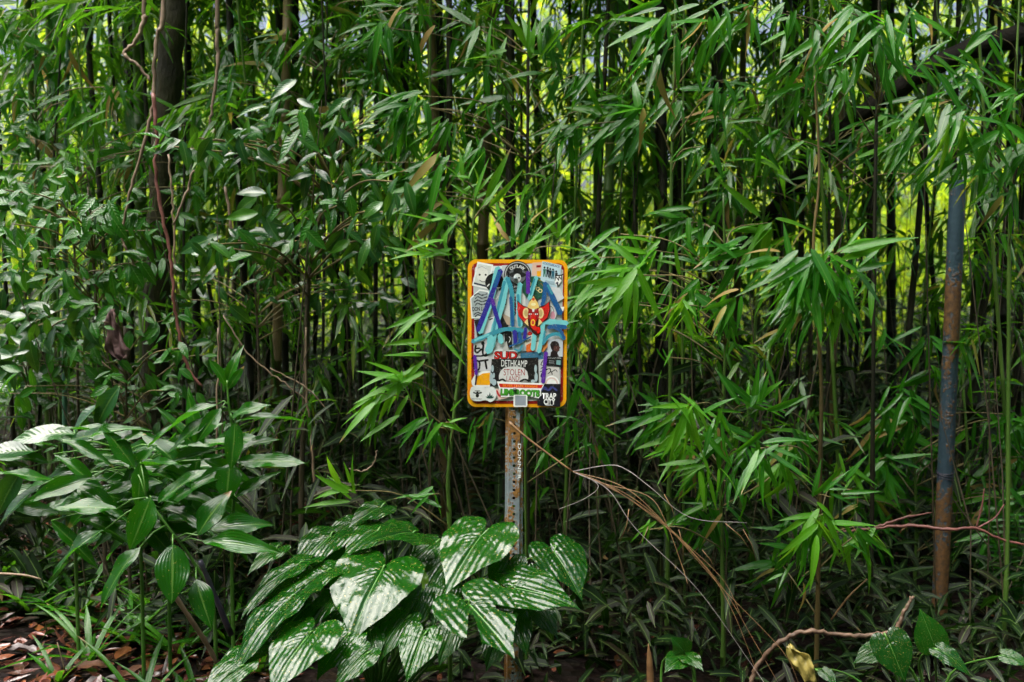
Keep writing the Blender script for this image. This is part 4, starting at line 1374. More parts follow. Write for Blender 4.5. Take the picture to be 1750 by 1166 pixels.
# ------------------------------------------------------------------ metal pipe
def metal_mat(name, paint, rust_lo, rust_hi, bands, sc=14):
    """weathered metal; bands: list of (height m, rust amount) along the object's own z"""
    m, nt, N, Lk, b = nmat(name)
    tc = N.new('ShaderNodeTexCoord')
    sp = N.new('ShaderNodeSeparateXYZ')
    Lk.new(tc.outputs['Object'], sp.inputs[0])
    mp = N.new('ShaderNodeMapping')
    mp.inputs['Scale'].default_value = (1, 1, .45)
    Lk.new(tc.outputs['Object'], mp.inputs[0])
    f1 = noise(nt, sc, 6, mp.outputs[0], .7)
    f2 = noise(nt, sc * 5, 4, tc.outputs['Object'], .6)
    zmax = bands[-1][0]
    zz = math_node(nt, 'DIVIDE', sp.outputs[2], zmax)
    am = ramp(nt, zz, [(z / zmax, (a, a, a)) for z, a in bands])
    ra = math_node(nt, 'ADD', math_node(nt, 'ADD', am, math_node(nt, 'MULTIPLY', math_node(nt, 'SUBTRACT', f1, .5), 3.2)), math_node(nt, 'MULTIPLY', math_node(nt, 'SUBTRACT', f2, .5), 1.5))
    mr = N.new('ShaderNodeMapRange')
    mr.inputs[1].default_value, mr.inputs[2].default_value = .38, .62
    Lk.new(ra, mr.inputs[0])
    rust = mr.outputs[0]
    rc = ramp(nt, f2, [(.3, rust_lo), (.7, rust_hi)])
    pc = mix_col(nt, math_node(nt, 'MULTIPLY', f2, .7), paint, mix_col(nt, 1., paint, (.35, .37, .4), 'MULTIPLY'))
    c = mix_col(nt, rust, pc, rc)
    Lk.new(c, b.inputs['Base Color'])
    Lk.new(math_node(nt, 'ADD', math_node(nt, 'MULTIPLY', rust, .4), .32), b.inputs['Roughness'])
    Lk.new(math_node(nt, 'MULTIPLY', math_node(nt, 'SUBTRACT', 1.0, rust), .35), b.inputs['Metallic'])
    bp = N.new('ShaderNodeBump')
    bp.inputs['Strength'].default_value = .8
    bp.inputs['Distance'].default_value = .003
    Lk.new(math_node(nt, 'ADD', f2, math_node(nt, 'MULTIPLY', rust, .5)), bp.inputs['Height'])
    Lk.new(bp.outputs[0], b.inputs['Normal'])
    return m


D_PIPE = 3.75
pt, pb = P(1637, 310, D_PIPE), P(1606, 1030, D_PIPE)
dirp = (pb - pt).normalized()
pbase = pt + dirp * ((ground_z(pb.x, pb.y) - .1 - pt.z) / dirp.z)
HP = (pt - pbase).length
M['pipe'] = metal_mat('pipe_paint', (.055, .092, .125), (.035, .018, .007), (.13, .06, .014),
                      [(0, .95), (.5, .8), (.72, .2), (HP - .85, .22), (HP - .6, .55), (HP - .45, .85), (HP - .36, .6), (HP - .22, .1), (HP, 0)])
pipe = thing('metal_pipe', 'upright blue-grey metal pipe with rusty patches at the right', 'pipe', pbase)
pipe.rotation_euler = (pt - pbase).to_track_quat('Z', 'Y').to_euler()
R1 = .029
mbp = MB()
zs = np.linspace(0, HP, 30)
rs = [R1 * (1 + .006 * math.sin(z * 21)) for z in zs]
mbp.tube([(0, 0, z) for z in zs], rs, 28, cap=False)
mbp.build('tube', M['pipe'], pipe)
MB().tube([(0, 0, HP - .03), (0, 0, HP + .0015), (0, 0, HP + .003)], [R1 * 1.03, R1 * 1.03, R1 * .9], 28).build('end_cap', M['pipe'], pipe, smooth=False)
for k, zz in enumerate((.66, .675, .685)):
    MB().tube([(math.cos(a) * (R1 + .002), math.sin(a) * (R1 + .002), zz + .006 * math.sin(a + k)) for a in np.linspace(0, 6.6, 26)], .0017, 5).build('tie_wire', M['stick_dark'], pipe)

# ------------------------------------------------------------------ the stickered sign
KS = .305 / 714.0
SD = 3.05
sc_ = P(880, 570.5, SD)
sbase = Vector((sc_.x, SD, ground_z(sc_.x, SD) - .05))
sign = thing('road_sign', 'small yellow-bordered sign covered in stickers and blue graffiti on a rusty post', 'sign', sbase)
SO = sc_ - sbase        # panel centre in the sign's own space
M['post'] = metal_mat('post_galvanised', (.34, .40, .43), (.10, .045, .012), (.34, .16, .03),
                      [(0, .75), (.35, .6), (.42, .45), (.50, .62), (.60, .5), (.68, .45), (.74, .33), (.80, .7), (.90, .68), (.98, .5), (1.04, .15), (1.3, 0)], sc=26)
_sm = {}


def smat(c, rough=.42):
    key = (tuple(round(q, 3) for q in c), rough)
    if key not in _sm:
        m, nt, N, Lk, b = nmat('print')
        tc = N.new('ShaderNodeTexCoord')
        f = noise(nt, 55, 5, tc.outputs['Object'], .7)
        g = noise(nt, 260, 2, tc.outputs['Object'], .6)
        dirt = math_node(nt, 'MULTIPLY', math_node(nt, 'POWER', f, 2.0), .6)
        col = mix_col(nt, dirt, c, mix_col(nt, 1., c, (.62, .58, .5), 'MULTIPLY'))
        worn = math_node(nt, 'GREATER_THAN', math_node(nt, 'ADD', g, math_node(nt, 'MULTIPLY', math_node(nt, 'SUBTRACT', f, .5), .5)), .66)
        col = mix_col(nt, math_node(nt, 'MULTIPLY', worn, .35), col, (.45, .43, .40))
        Lk.new(col, b.inputs['Base Color'])
        Lk.new(math_node(nt, 'ADD', math_node(nt, 'MULTIPLY', f, .3), rough - .15), b.inputs['Roughness'])
        _sm[key] = m
    return _sm[key]


def srgb(r, g, b):
    return tuple(((x / 255) / 12.92 if x <= 10 else (((x / 255) + .055) / 1.055) ** 2.4) for x in (r, g, b))


WHITE, BLACK, PAPER, GREY = srgb(242, 245, 244), srgb(14, 14, 16), srgb(226, 231, 233), srgb(165, 172, 176)
YEL, RED, DRED, ORG = srgb(246, 172, 10), srgb(200, 24, 20), srgb(150, 10, 12), srgb(235, 110, 30)
AQUA, TEAL, BLUE, INDI, PURP = srgb(120, 205, 212), srgb(62, 150, 172), srgb(36, 92, 150), srgb(52, 48, 150), srgb(92, 44, 160)
GREEN, LIME, CREAM = srgb(34, 92, 70), srgb(70, 165, 40), srgb(240, 222, 160)
_layer = [0]


def S2(x, y):
    return (x - 415) * KS, (579 - y) * KS


def sheet(name, poly, col, parent, lift=None, thick=.00003, rough=.42):
    """thin printed sheet, outline in sticker coordinates; each sheet lies a little in front of the one before"""
    if lift is None:
        _layer[0] += 1
        lift = _layer[0]
    y = -.0013 - lift * .00004
    p2 = [S2(*q) for q in poly]
    ar = sum(a[0] * b[1] - b[0] * a[1] for a, b in zip(p2, p2[1:] + p2[:1]))
    if ar < 0:
        p2 = p2[::-1]
    n = len(p2)
    mb = MB()
    o0 = SO if parent is sign else Vector((0, 0, 0))
    if parent is not sign:
        o0 = SO
    mb.v = [(o0.x + a, o0.y + y, o0.z + b) for a, b in p2] + [(o0.x + a, o0.y + y + thick, o0.z + b) for a, b in p2]
    mb.f = [tuple(range(n))] + [(i, i + n, (i + 1) % n + n, (i + 1) % n) for i in range(n)]
    return mb.build(name, smat(col, rough), parent, smooth=False)


def circ(cx, cy, rx, ry=None, n=28, a0=0, a1=360):
    ry = ry or rx
    full = abs(a1 - a0) >= 360
    m = n if full else n + 1
    return [(cx + rx * math.cos(math.radians(a0 + (a1 - a0) * i / n)), cy - ry * math.sin(math.radians(a0 + (a1 - a0) * i / n))) for i in range(m)]


def rrect(x0, y0, x1, y1, r, n=6):
    out = []
    for cx, cy, a in ((x1 - r, y0 + r, 0), (x0 + r, y0 + r, 90), (x0 + r, y1 - r, 180), (x1 - r, y1 - r, 270)):
        out += [(cx + r * math.cos(math.radians(a + 90 * i / n)), cy - r * math.sin(math.radians(a + 90 * i / n))) for i in range(n + 1)]
    return out


def stroke(pts, w, col, parent, name='paint_stroke', ragged=.06):
    pp = smooth_path([Vector((x, y, 0)) for x, y in pts], 6)
    L, R = [], []
    rr = random.Random(int(pts[0][0] * 7 + pts[0][1]))
    m = len(pp)
    ws = w if hasattr(w, '__len__') else (w, w)
    for i, p in enumerate(pp):
        t = (pp[min(i + 1, m - 1)] - pp[max(i - 1, 0)]).normalized()
        nn = Vector((-t.y, t.x, 0))
        ww = ws[0] + (ws[1] - ws[0]) * i / (m - 1)
        h = ww / 2 * (1 + rr.gauss(0, ragged))
        L.append(p + nn * h)
        R.append(p - nn * h)
        if i in (0, m - 1):
            s = -1 if i == 0 else 1
            cap = p + t * s * ww * .42
    t0 = (pp[1] - pp[0]).normalized()
    t1 = (pp[-1] - pp[-2]).normalized()
    poly = [pp[0] - t0 * ws[0] * .4] + L + [pp[-1] + t1 * ws[1] * .4] + R[::-1]
    return sheet(name, [(q.x, q.y) for q in poly], col, parent, rough=.3)


def text(s, cx, cy, h, col, parent, w=None, rot=0, bold=0.0, arc=None, name='lettering'):
    """lettering centred on cx, cy; h = height, w = width in sticker units"""
    cu = bpy.data.curves.new('lettering', 'FONT')
    cu.body = s
    cu.align_x = 'CENTER'
    cu.align_y = 'CENTER'
    cu.resolution_u = 3
    cu.offset = bold
    ob = bpy.data.objects.new('lettering', cu)
    COL.objects.link(ob)
    dg = bpy.context.evaluated_depsgraph_get()
    me = bpy.data.meshes.new_from_object(ob.evaluated_get(dg))
    bpy.data.objects.remove(ob)
    n = len(me.vertices)
    co = np.zeros(n * 3)
    me.vertices.foreach_get('co', co)
    co = co.reshape(-1, 3)
    c = (co.max(0) + co.min(0)) / 2
    sz = np.maximum(co.max(0) - co.min(0), 1e-6)
    q = (co - c) / np.array([sz[1], sz[1], 1]) * h
    if w:
        q[:, 0] = (co[:, 0] - c[0]) / sz[0] * w
    a = math.radians(rot)
    if arc:      # bend on a circle of that radius (positive = arch)
        th = q[:, 0] / arc
        rad = arc + q[:, 1]
        q = np.stack([np.sin(th) * rad, np.cos(th) * rad - arc, q[:, 2]], 1)
    x = q[:, 0] * math.cos(a) - q[:, 1] * math.sin(a)
    zz = q[:, 0] * math.sin(a) + q[:, 1] * math.cos(a)
    _layer[0] += 1
    y = -.0013 - _layer[0] * .00004
    px, pz = S2(cx, cy)
    out = np.stack([SO.x + px + x * KS, np.full(n, SO.y + y), SO.z + pz + zz * KS], 1)
    me.vertices.foreach_set('co', out.ravel())
    me.materials.clear()
    me.materials.append(smat(col))
    me.update()
    return link(name, me, parent)


# panel
panel_poly = rrect(58, 48, 772, 1110, 62, 8)
mb = MB()
p2 = [S2(*q) for q in panel_poly]
n = len(p2)
for yy in (-.0011, .0011):
    mb.v += [(SO.x + a, SO.y + yy, SO.z + b) for a, b in p2]
mb.f = [tuple(range(n)), tuple(range(2 * n - 1, n - 1, -1))] + [(i, i + n, (i + 1) % n + n, (i + 1) % n) for i in range(n)]
panel = mb.build('panel', smat(YEL, .35), sign, smooth=False)
sheet('border_stripe', rrect(86, 74, 748, 1086, 44), DRED, panel)
sheet('sign_face', rrect(108, 94, 728, 1064, 26), PAPER, panel)
sheet('border_stripe', [(60, 940), (95, 940), (95, 1040), (60, 1030)], srgb(240, 150, 12), panel)
# sticker collage, back to front
def sticker(poly, col, **k):
    return sheet('sticker', poly, col, sign, **k)


sticker([(96, 180), (300, 110), (330, 300), (320, 640), (110, 640)], srgb(190, 200, 202))
sticker([(300, 90), (600, 70), (740, 120), (735, 560), (330, 600)], srgb(196, 204, 208))
sticker([(520, 70), (590, 66), (585, 170), (515, 160)], srgb(225, 190, 170))
sheet('print', [(552, 130), (582, 126), (582, 165), (552, 170)], YEL, sign)
sheet('print', [(548, 88), (580, 86), (580, 102), (548, 104)], DRED, sign)
# card with a drawn face
s = sticker([(127, 65), (240, 85), (205, 262), (88, 235)], WHITE)
sheet('print', [(134, 80), (228, 97), (198, 246), (102, 222)], srgb(214, 220, 214), s)
sheet('print', [(104, 212), (202, 236), (198, 248), (101, 224)], srgb(40, 50, 70), s)
sheet('print', circ(160, 150, 42, 56), srgb(232, 234, 226), s)
for ex in (143, 186):
    sheet('print', circ(ex, 158, 7), BLACK, s)
stroke([(142, 196), (160, 207), (182, 208)], 4, BLACK, s, 'print')
stroke([(132, 110), (160, 100), (190, 116)], 4, GREY, s, 'print')
# black disc
s = sticker(circ(250, 213, 68), BLACK)
text('AT', 262, 262, 30, WHITE, s, bold=.03)
stroke([(238, 320), (262, 330), (276, 312)], 7, WHITE, s, 'print')
stroke([(198, 240), (212, 225)], 8, WHITE, s, 'print')
# hexagonal grey sticker
s = sticker([(75, 325), (140, 262), (205, 272), (238, 335), (222, 455), (85, 472)], WHITE)
sheet('print', [(84, 330), (142, 273), (200, 282), (228, 338), (213, 446), (94, 460)], srgb(168, 180, 182), s)
text('DON LU', 136, 402, 30, BLACK, s, w=92, rot=4, bold=.03)
for k, yv in enumerate((296, 318, 342, 364, 430, 446)):
    stroke([(104 + 8 * (k % 2), yv + 12), (130, yv - 3), (158, yv + 8), (196, yv - 2)], 8, srgb(52, 58, 64), s, 'print', .25)
# black diamond and beige corner
s = sticker([(105, 482), (300, 440), (352, 520), (300, 610), (130, 612)], srgb(34, 34, 36))
sticker([(300, 438), (366, 440), (360, 520), (340, 512)], srgb(192, 172, 150))
s = sticker([(160, 480), (255, 450), (232, 590), (165, 590)], PAPER)
stroke([(214, 480), (236, 470)], 8, BLACK, s, 'print')
# white sheet with script in the middle
s = sticker([(300, 300), (470, 288), (478, 520), (320, 440)], srgb(228, 230, 228))
stroke([(318, 352), (334, 330), (330, 372), (312, 350)], 5, BLACK, s, 'print')
for k in range(6):
    stroke([(386, 322 + 22 * k), (402, 316 + 22 * k), (396, 336 + 22 * k)], 7, srgb(50, 26, 30) if k % 2 else srgb(150, 30, 34), s, 'print', .3)
# round badge with hatted skull
s = sticker(circ(414, 152, 97, 94), BLACK)
sheet('print', circ(414, 152, 90, 87), srgb(176, 180, 182), s)
sheet('print', circ(414, 152, 83, 80), BLACK, s)
sheet('print', circ(414, 160, 60, 56), srgb(98, 104, 110), s)
text('OUTLAW', 411, 96, 24, WHITE, s, w=112, arc=72, bold=.02)
sheet('print', circ(414, 156, 60, 21), srgb(30, 30, 32), s)
sheet('print', rrect(384, 108, 446, 156, 20), srgb(18, 18, 20), s)
sk = sheet('print', circ(412, 178, 27, 30), srgb(206, 212, 212), s)
sheet('print', rrect(398, 192, 428, 220, 8), srgb(200, 206, 206), s)
for ex in (402, 424):
    sheet('print', circ(ex, 178, 7, 6), BLACK, s)
sheet('print', [(412, 186), (417, 196), (407, 196)], BLACK, s)
for k in range(4):
    stroke([(402 + 7 * k, 204), (402 + 7 * k, 214)], 2.5, BLACK, s, 'print')
s = sticker([(362, 226), (440, 226), (440, 286), (362, 286)], srgb(30, 32, 34))
text('SUPPLY', 401, 244, 14, PAPER, s, w=60)
text('CO', 401, 268, 14, PAPER, s)
# green disc
s = sticker(circ(532, 250, 84), GREEN)
stroke([(562, 190), (585, 200)], 5, srgb(170, 150, 60), s, 'print')
stroke([(580, 215), (600, 240)], 5, srgb(150, 110, 50), s, 'print')
text('D', 500, 222, 30, CREAM, s, rot=-8, bold=.03)
text('I', 521, 230, 26, CREAM, s, rot=-14, bold=.03)
text('S', 543, 244, 28, CREAM, s, rot=-20, bold=.03)
text('C', 558, 256, 28, CREAM, s, rot=-24, bold=.03)
text('O', 577, 270, 30, CREAM, s, rot=-28, bold=.03)
# pale blue sticker with five standing figures
s = sticker([(590, 58), (728, 86), (716, 190), (694, 246), (640, 236), (578, 192)], srgb(190, 218, 230))
text('COCOLEBLACK', 655, 84, 16, srgb(40, 50, 110), s, w=126, rot=-13, bold=.02)
for fx, fy, cl in ((606, 128, srgb(40, 110, 90)), (628, 130, srgb(20, 24, 44)), (647, 138, srgb(16, 16, 20)), (667, 142, srgb(24, 96, 120)), (690, 156, srgb(16, 18, 22))):
    sheet('print', circ(fx, fy - 24, 7, 8, 12), srgb(26, 22, 24), s)
    sheet('print', [(fx - 10, fy - 14), (fx + 10, fy - 14), (fx + 8, fy + 12), (fx + 9, fy + 42), (fx + 3, fy + 42), (fx, fy + 16), (fx - 4, fy + 42), (fx - 10, fy + 42), (fx - 8, fy + 12)], cl, s)
for k in range(3):
    stroke([(612, 196 + 9 * k), (676, 208 + 9 * k)], 2.5, srgb(120, 150, 165), s, 'print')
s = sticker([(690, 166), (738, 148), (730, 196), (698, 240), (680, 214)], WHITE)
text('W', 714, 180, 32, BLACK, s, rot=15, bold=.03)
stroke([(690, 160), (720, 158), (740, 152)], 8, BLACK, s, 'print')
stroke([(690, 216), (700, 210), (700, 232)], 9, srgb(26, 28, 60), s, 'print')
sticker([(630, 240), (716, 246), (748, 322), (696, 354), (640, 330)], srgb(212, 216, 220))
sticker([(702, 388), (750, 382), (744, 412), (712, 432)], WHITE)
s = sticker(circ(640, 430, 56, 62), srgb(222, 226, 228))
stroke([(612, 375), (660, 384), (676, 430), (650, 470)], 4, BLACK, s, 'print')
sheet('print', circ(668, 446, 17, 30), srgb(214, 150, 170), s)
# lower middle pieces
s = sticker([(320, 560), (372, 556), (378, 680), (330, 690)], srgb(26, 25, 26))
stroke([(356, 600), (366, 616), (356, 640)], 4, PAPER, s, 'print')
s = sticker([(378, 560), (480, 540), (500, 700), (384, 710)], srgb(150, 178, 190))
s = sticker(circ(545, 640, 78, 66), srgb(232, 224, 208))
sheet('print', [(480, 660), (520, 640), (540, 700), (500, 716), (478, 700)], ORG, s)
sheet('print', [(560, 700), (630, 620), (640, 660), (600, 712)], srgb(240, 150, 80), s)
sheet('print', [(500, 560), (530, 575), (505, 592), (484, 580)], RED, s)
text('FREE', 488, 628, 17, BLACK, s, w=52, rot=16, bold=.02)
text('LIFE', 570, 630, 17, BLACK, s, w=52, rot=-14, bold=.02)
stroke([(480, 716), (520, 706), (556, 718)], 10, DRED, s, 'print')
sticker([(440, 716), (600, 706), (604, 772), (440, 768)], srgb(62, 118, 150))
# profile portrait
s = sticker([(634, 622), (742, 610), (742, 742), (630, 738)], srgb(196, 204, 216))
sheet('print', [(652, 742), (656, 712), (666, 700), (656, 680), (651, 655), (662, 634), (684, 628), (704, 634), (714, 650), (716, 664), (725, 680), (718, 684), (718, 700), (706, 706), (704, 720), (716, 742)], srgb(34, 24, 26), s)
sheet('print', [(676, 668), (690, 662), (712, 664), (724, 680), (716, 684), (716, 698), (702, 704), (686, 700), (676, 690)], srgb(84, 52, 48), s)
s = sticker([(626, 738), (742, 742), (738, 818), (624, 806)], srgb(26, 28, 30))
text('FIND OUT MORE', 684, 752, 8, PAPER, s, w=96)
for k in range(2):
    stroke([(644, 772 + 14 * k), (680, 774 + 14 * k)], 4, GREY, s, 'print')
sheet('print', [(698, 766), (728, 768), (726, 802), (696, 798)], srgb(120, 170, 172), s)
# white sticker with thick black scrawl
s = sticker([(100, 640), (238, 618), (246, 770), (222, 850), (106, 848)], srgb(206, 208, 212))
stroke([(118, 664), (112, 700), (128, 716), (158, 690)], 14, BLACK, s, 'print')
stroke([(112, 688), (146, 684)], 12, BLACK, s, 'print')
stroke([(172, 660), (168, 724), (190, 738), (206, 716), (200, 676)], 14, BLACK, s, 'print')
sheet('print', circ(168, 648, 12, 14), BLACK, s)
stroke([(88, 760), (112, 742), (166, 738), (214, 716)], 11, BLACK, s, 'print')
stroke([(104, 776), (106, 830), (138, 838), (146, 800), (136, 776), (106, 776)], 12, BLACK, s, 'print')
stroke([(146, 776), (206, 768)], 13, BLACK, s, 'print')
stroke([(186, 776), (196, 832)], 14, BLACK, s, 'print')
# orange egg sticker
s = sticker([(222, 848), (160, 850), (108, 880), (86, 920), (90, 948), (110, 968), (222, 962)], WHITE)
sheet('print', [(220, 860), (168, 866), (128, 890), (112, 926), (122, 950), (220, 950)], YEL, s)
stroke([(124, 884), (116, 948)], 12, srgb(60, 40, 60), s, 'print')
# red letters with black edges
s = sticker([(244, 700), (300, 690), (416, 700), (420, 768), (244, 772)], PAPER)
text('SUD', 334, 734, 62, BLACK, s, w=172, bold=.07)
text('SUD', 332, 734, 54, RED, s, w=162, bold=.03)
sticker([(336, 628), (362, 716), (352, 700), (320, 706), (306, 710)], srgb(190, 190, 186))
# black poster with stone
s = sticker([(232, 762), (566, 748), (572, 938), (220, 960)], srgb(24, 22, 22))
for (x, y, rx, ry) in ((238, 830, 10, 26), (230, 900, 13, 40), (250, 930, 16, 24), (548, 830, 10, 30), (552, 890, 12, 34), (530, 920, 16, 12), (248, 880, 7, 20)):
    sheet('print', circ(x, y, rx, ry, 18), srgb(168, 190, 198), s)
text('DETHKAMP', 394, 792, 48, WHITE, s, w=186, rot=-1)
sheet('print', [(286, 924), (284, 880), (296, 846), (320, 824), (360, 815), (420, 814), (462, 824), (488, 850), (496, 890), (494, 922)], srgb(214, 216, 216), s)
text('STOLEN', 394, 856, 46, srgb(160, 26, 34), s, w=152)
text('LAND!', 388, 902, 40, srgb(160, 26, 34), s, w=98)
stroke([(284, 918), (310, 908), (334, 922)], 13, BLACK, s, 'print')
stroke([(440, 920), (468, 908), (494, 914)], 13, BLACK, s, 'print')
# script stickers at the right
s = sticker([(568, 764), (612, 758), (612, 938), (574, 940)], srgb(196, 200, 204))
stroke([(600, 768), (586, 800), (606, 806), (586, 830)], 6, BLACK, s, 'print', .2)
stroke([(582, 850), (600, 846), (588, 880), (602, 900)], 8, srgb(30, 20, 60), s, 'print', .2)
s = sticker([(612, 812), (718, 818), (726, 936), (614, 940)], srgb(206, 204, 202))
stroke([(622, 836), (650, 828), (660, 852), (690, 836), (704, 852)], 6, BLACK, s, 'print', .2)
stroke([(636, 866), (660, 850), (668, 872)], 6, BLACK, s, 'print', .2)
sheet('print', circ(664, 940, 56, 62, 20, 0, 180), WHITE, s)
sheet('print', circ(664, 940, 46, 50, 20, 0, 180), srgb(226, 200, 196), s)
sheet('print', circ(664, 940, 36, 38, 20, 0, 180), WHITE, s)
# pink arch scrap, lower left centre
s = sticker([(262, 974), (360, 990), (352, 1040), (280, 1058)], srgb(222, 190, 180))
stroke([(268, 990), (290, 1026), (330, 1030), (352, 1010)], 14, srgb(190, 50, 56), s, 'print')
# white bubble sticker with a bee and a leaf
bub = [(84, 968), (110, 958), (190, 966), (240, 962), (262, 985), (268, 1020), (252, 1056), (222, 1072), (190, 1058), (150, 1066), (100, 1062), (80, 1040), (76, 1000)]
s = sticker([(q.x, q.y) for q in smooth_path([Vector((x, y, 0)) for x, y in bub + bub[:1]], 4)][:-1], srgb(232, 236, 236))
sheet('print', circ(130, 1026, 12, 14, 14), BLACK, s)
sheet('print', circ(130, 1004, 8, 8, 12), BLACK, s)
sheet('print', [(130, 1008), (100, 998), (98, 1008), (124, 1016)], srgb(50, 54, 54), s)
sheet('print', [(130, 1008), (160, 998), (162, 1008), (136, 1016)], srgb(50, 54, 54), s)
stroke([(112, 992), (148, 992)], 5, BLACK, s, 'print')
text('BEE KIND', 122, 1050, 9, srgb(90, 96, 96), s, w=76)
for a in (90, 55, 125, 25, 155):
    ca, sa = math.cos(math.radians(a)), math.sin(math.radians(a))
    L = 46 if a == 90 else 34
    sheet('print', [(220, 1046), (220 + ca * L * .5 - sa * 6, 1046 - sa * L * .5 - ca * 6), (220 + ca * L, 1046 - sa * L), (220 + ca * L * .5 + sa * 6, 1046 - sa * L * .5 + ca * 6)], srgb(34, 74, 66), s)
# black sticker
s = sticker([(566, 938), (728, 938), (726, 1104), (562, 1096)], srgb(22, 22, 30))
stroke([(584, 986), (612, 966), (640, 984), (668, 962), (700, 984)], 16, srgb(60, 66, 130), s, 'print', .25)
text('TRAP', 646, 1026, 44, WHITE, s, w=104, bold=.035)
text('CITY', 650, 1068, 42, WHITE, s, w=84, bold=.035)
stroke([(620, 1092), (672, 1092)], 4, WHITE, s, 'print')

# reggae sticker
s = sticker([(270, 922), (616, 934), (588, 986), (590, 1020), (570, 1044), (540, 1036), (498, 1026), (300, 1036), (288, 980)], WHITE)
sheet('print', [(284, 938), (602, 946), (590, 970), (294, 966)], srgb(206, 30, 22), s)
text('SILVER STATE REGGAE', 438, 954, 17, srgb(250, 150, 40), s, w=252, rot=-1.4, bold=.02)
text('LIMEROOTS', 438, 1004, 52, srgb(20, 70, 26), s, w=286, rot=-2, bold=.09)
text('LIMEROOTS', 437, 1003, 46, LIME, s, w=278, rot=-2, bold=.05)
# small white square sticker
s = sticker(rrect(390, 1018, 490, 1106, 10), WHITE)
sheet('print', rrect(402, 1024, 480, 1096, 3), srgb(150, 160, 172), s)
# graffiti
G = [([(275, 112), (222, 330), (148, 566)], 40, AQUA), ([(292, 128), (218, 330), (132, 556)], 30, INDI), ([(284, 140), (250, 240)], 24, BLUE),
     ([(336, 184), (300, 380), (256, 520), (230, 676)], 40, AQUA), ([(322, 206), (270, 420), (236, 610)], 18, TEAL), ([(342, 182), (374, 290), (378, 520)], 28, TEAL),
     ([(228, 330), (262, 440), (292, 530)], 26, INDI), ([(232, 330), (246, 370)], 22, PURP), ([(432, 222), (422, 330), (436, 520)], 32, AQUA),
     ([(366, 318), (382, 520)], 22, BLUE), ([(418, 300), (430, 520)], 16, TEAL), ([(548, 174), (520, 260), (500, 330)], 28, AQUA), ([(534, 186), (506, 300)], 12, TEAL),
     ([(612, 214), (604, 320), (592, 372)], 26, BLUE), ([(618, 226), (668, 320), (722, 430)], 34, BLUE), ([(630, 230), (662, 290)], 16, TEAL), ([(488, 138), (490, 284)], 26, PURP),
     ([(592, 486), (680, 494), (766, 500)], 36, AQUA), ([(638, 530), (700, 522), (762, 530)], 26, BLUE), ([(596, 650), (640, 594), (706, 578), (752, 612)], 22, TEAL),
     ([(752, 612), (724, 556), (676, 530)], 20, BLUE), ([(94, 636), (200, 592), (330, 546), (452, 556)], 28, TEAL), ([(110, 626), (210, 584)], 14, AQUA),
     ([(540, 566), (526, 690)], 28, AQUA), ([(598, 506), (586, 620), (570, 706)], 28, AQUA), ([(612, 560), (598, 650)], 12, TEAL), ([(474, 540), (466, 612)], 22, INDI),
     ([(396, 560), (402, 650)], 26, INDI), ([(430, 570), (436, 640)], 24, BLUE), ([(360, 668), (430, 640), (512, 598)], 10, BLUE), ([(622, 712), (610, 820), (602, 926)], 24, PURP),
     ([(110, 738), (116, 800), (122, 872)], 20, PURP), ([(226, 606), (222, 660), (208, 706)], 48, AQUA), ([(290, 590), (300, 640)], 34, AQUA), ([(396, 690), (430, 700), (450, 660)], 12, TEAL)]
for pts, w, c in G:
    stroke(pts, w * 1.12, c, sign)
_S2 = S2


def S2(x, y):
    return _S2(528 + (x - 528) * 1.13, 452 + (y - 452) * 1.13)


# red and gold elephant-headed emblem
s = sticker([(425, 352), (462, 384), (500, 396), (505, 350), (520, 338), (530, 312), (544, 338), (556, 352), (560, 392), (600, 380), (634, 352), (636, 420), (620, 470), (582, 496),
             (570, 520), (576, 560), (552, 576), (528, 560), (500, 520), (470, 498), (434, 450)], srgb(60, 14, 14))
for sx in (-1, 1):
    sheet('print', [(528 + sx * q[0], q[1]) for q in ((98, 362), (66, 390), (34, 400), (32, 470), (58, 488), (90, 456), (102, 410))], srgb(214, 30, 24), s)
    sheet('print', circ(528 + sx * 46, 432, 20, 34), srgb(236, 214, 150), s)
    sheet('print', circ(528 + sx * 46, 432, 11, 22), srgb(196, 170, 110), s)
    for k in range(3):
        stroke([(528 + sx * (72 + 8 * k), 400 + 6 * k), (528 + sx * (66 + 8 * k), 462 - 10 * k)], 2.5, srgb(140, 12, 12), s, 'print')
sheet('print', [(490, 396), (500, 366), (516, 346), (528, 322), (542, 346), (556, 366), (566, 396), (528, 412)], srgb(240, 206, 120), s)
sheet('print', circ(528, 344, 9, 9, 14), srgb(214, 60, 40), s)
sheet('print', circ(528, 376, 16, 10, 16), srgb(250, 236, 180), s)
sheet('print', [(498, 402), (528, 412), (560, 402), (566, 450), (548, 484), (508, 484), (492, 450)], srgb(156, 18, 26), s)
for sx in (-1, 1):
    sheet('print', circ(528 + sx * 20, 438, 10, 5, 14), WHITE, s)
    sheet('print', circ(528 + sx * 20, 438, 4, 4, 10), BLACK, s)
    sheet('print', [(528 + sx * 36, 466), (528 + sx * 58, 490), (528 + sx * 30, 516)], srgb(240, 214, 140), s)
sheet('print', [(520, 404), (536, 404), (534, 424), (522, 424)], PAPER, s)
stroke([(528, 446), (528, 480), (526, 510), (544, 530), (562, 532), (560, 554)], (34, 20), srgb(216, 34, 26), s, 'print', .02)
sheet('print', circ(526, 492, 15, 22, 16), srgb(244, 196, 60), s)
sheet('print', circ(526, 492, 8, 13, 16), srgb(214, 60, 40), s)

S2 = _S2
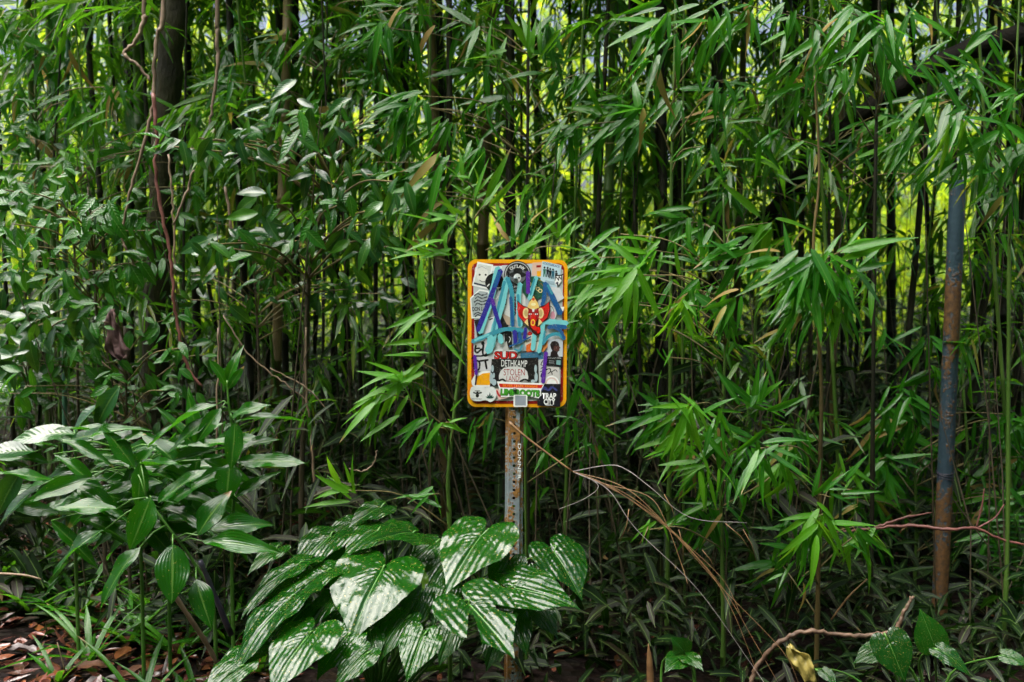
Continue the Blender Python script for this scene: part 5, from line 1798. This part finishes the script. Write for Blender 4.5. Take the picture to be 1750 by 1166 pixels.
# post: perforated U-channel
HZ = SO.z + .20
x_off = (876 - 880) * mpp(SD)
web, cell, hr = .034, .0254, .0047
mb = MB()
z = .0
while z < HZ:
    cx, cz, w2, h2 = x_off, z + cell / 2, web / 2, cell / 2
    ring, outer = [], []
    for k in range(12):
        a = 2 * math.pi * k / 12 + math.pi / 12
        c, s_ = math.cos(a), math.sin(a)
        m_ = max(abs(c) / w2, abs(s_) / h2)
        ring.append((cx + c * hr, .004, cz + s_ * hr))
        outer.append((cx + c / m_, .004, cz + s_ / m_))
    b0 = len(mb.v)
    back = [(x, .0075, zz) for x, _, zz in ring]
    corners = [(cx + w2, .004, cz + h2), (cx - w2, .004, cz + h2), (cx - w2, .004, cz - h2), (cx + w2, .004, cz - h2)]
    mb.v += ring + outer + back + corners
    for k in range(12):
        k2 = (k + 1) % 12
        mb.f.append((b0 + k, b0 + 12 + k, b0 + 12 + k2, b0 + k2))
        mb.f.append((b0 + k, b0 + k2, b0 + 24 + k2, b0 + 24 + k))
    for ci in range(4):          # fill the corner triangles
        cv = corners[ci]
        near = sorted(range(12), key=lambda k: (outer[k][0] - cv[0]) ** 2 + (outer[k][2] - cv[2]) ** 2)[:2]
        mb.f.append((b0 + 36 + ci, b0 + 12 + near[0], b0 + 12 + near[1]))
    z += cell
prof = [(-web / 2, .004), (-web / 2 - .004, .022), (-web / 2 - .011, .024), (-web / 2 - .011, .0265), (-web / 2 - .002, .0265), (-web / 2 + .003, .0075)]
for sgn in (1, -1):
    b0 = len(mb.v)
    for zz in (0, HZ):
        mb.v += [(x_off + sgn * -x, y, zz) for x, y in prof]
    k = len(prof)
    for i in range(k - 1):
        mb.f.append((b0 + i, b0 + i + 1, b0 + k + i + 1, b0 + k + i))
post = mb.build('post', M['post'], sign, smooth=False)
for bz in (SO.z + .17, SO.z - .17):
    MB().tube([(x_off, SO.y - .016, bz), (x_off, SO.y - .012, bz), (x_off, SO.y, bz)], [.004, .006, .006], 8).build('bolt', M['post'], sign)
# white scrawled letters running down the post
tx = text('DONNER', 415, 579, 24, WHITE, post, w=262, rot=-90, bold=.01)
off = Vector(((885 - 880) * mpp(SD), 0, -(792 - 570.5) * mpp(SD)))
for v in tx.data.vertices:
    v.co = Vector((v.co.x + off.x, .0025, v.co.z + off.z))
sign.rotation_euler = (0, math.radians(.35), 0)
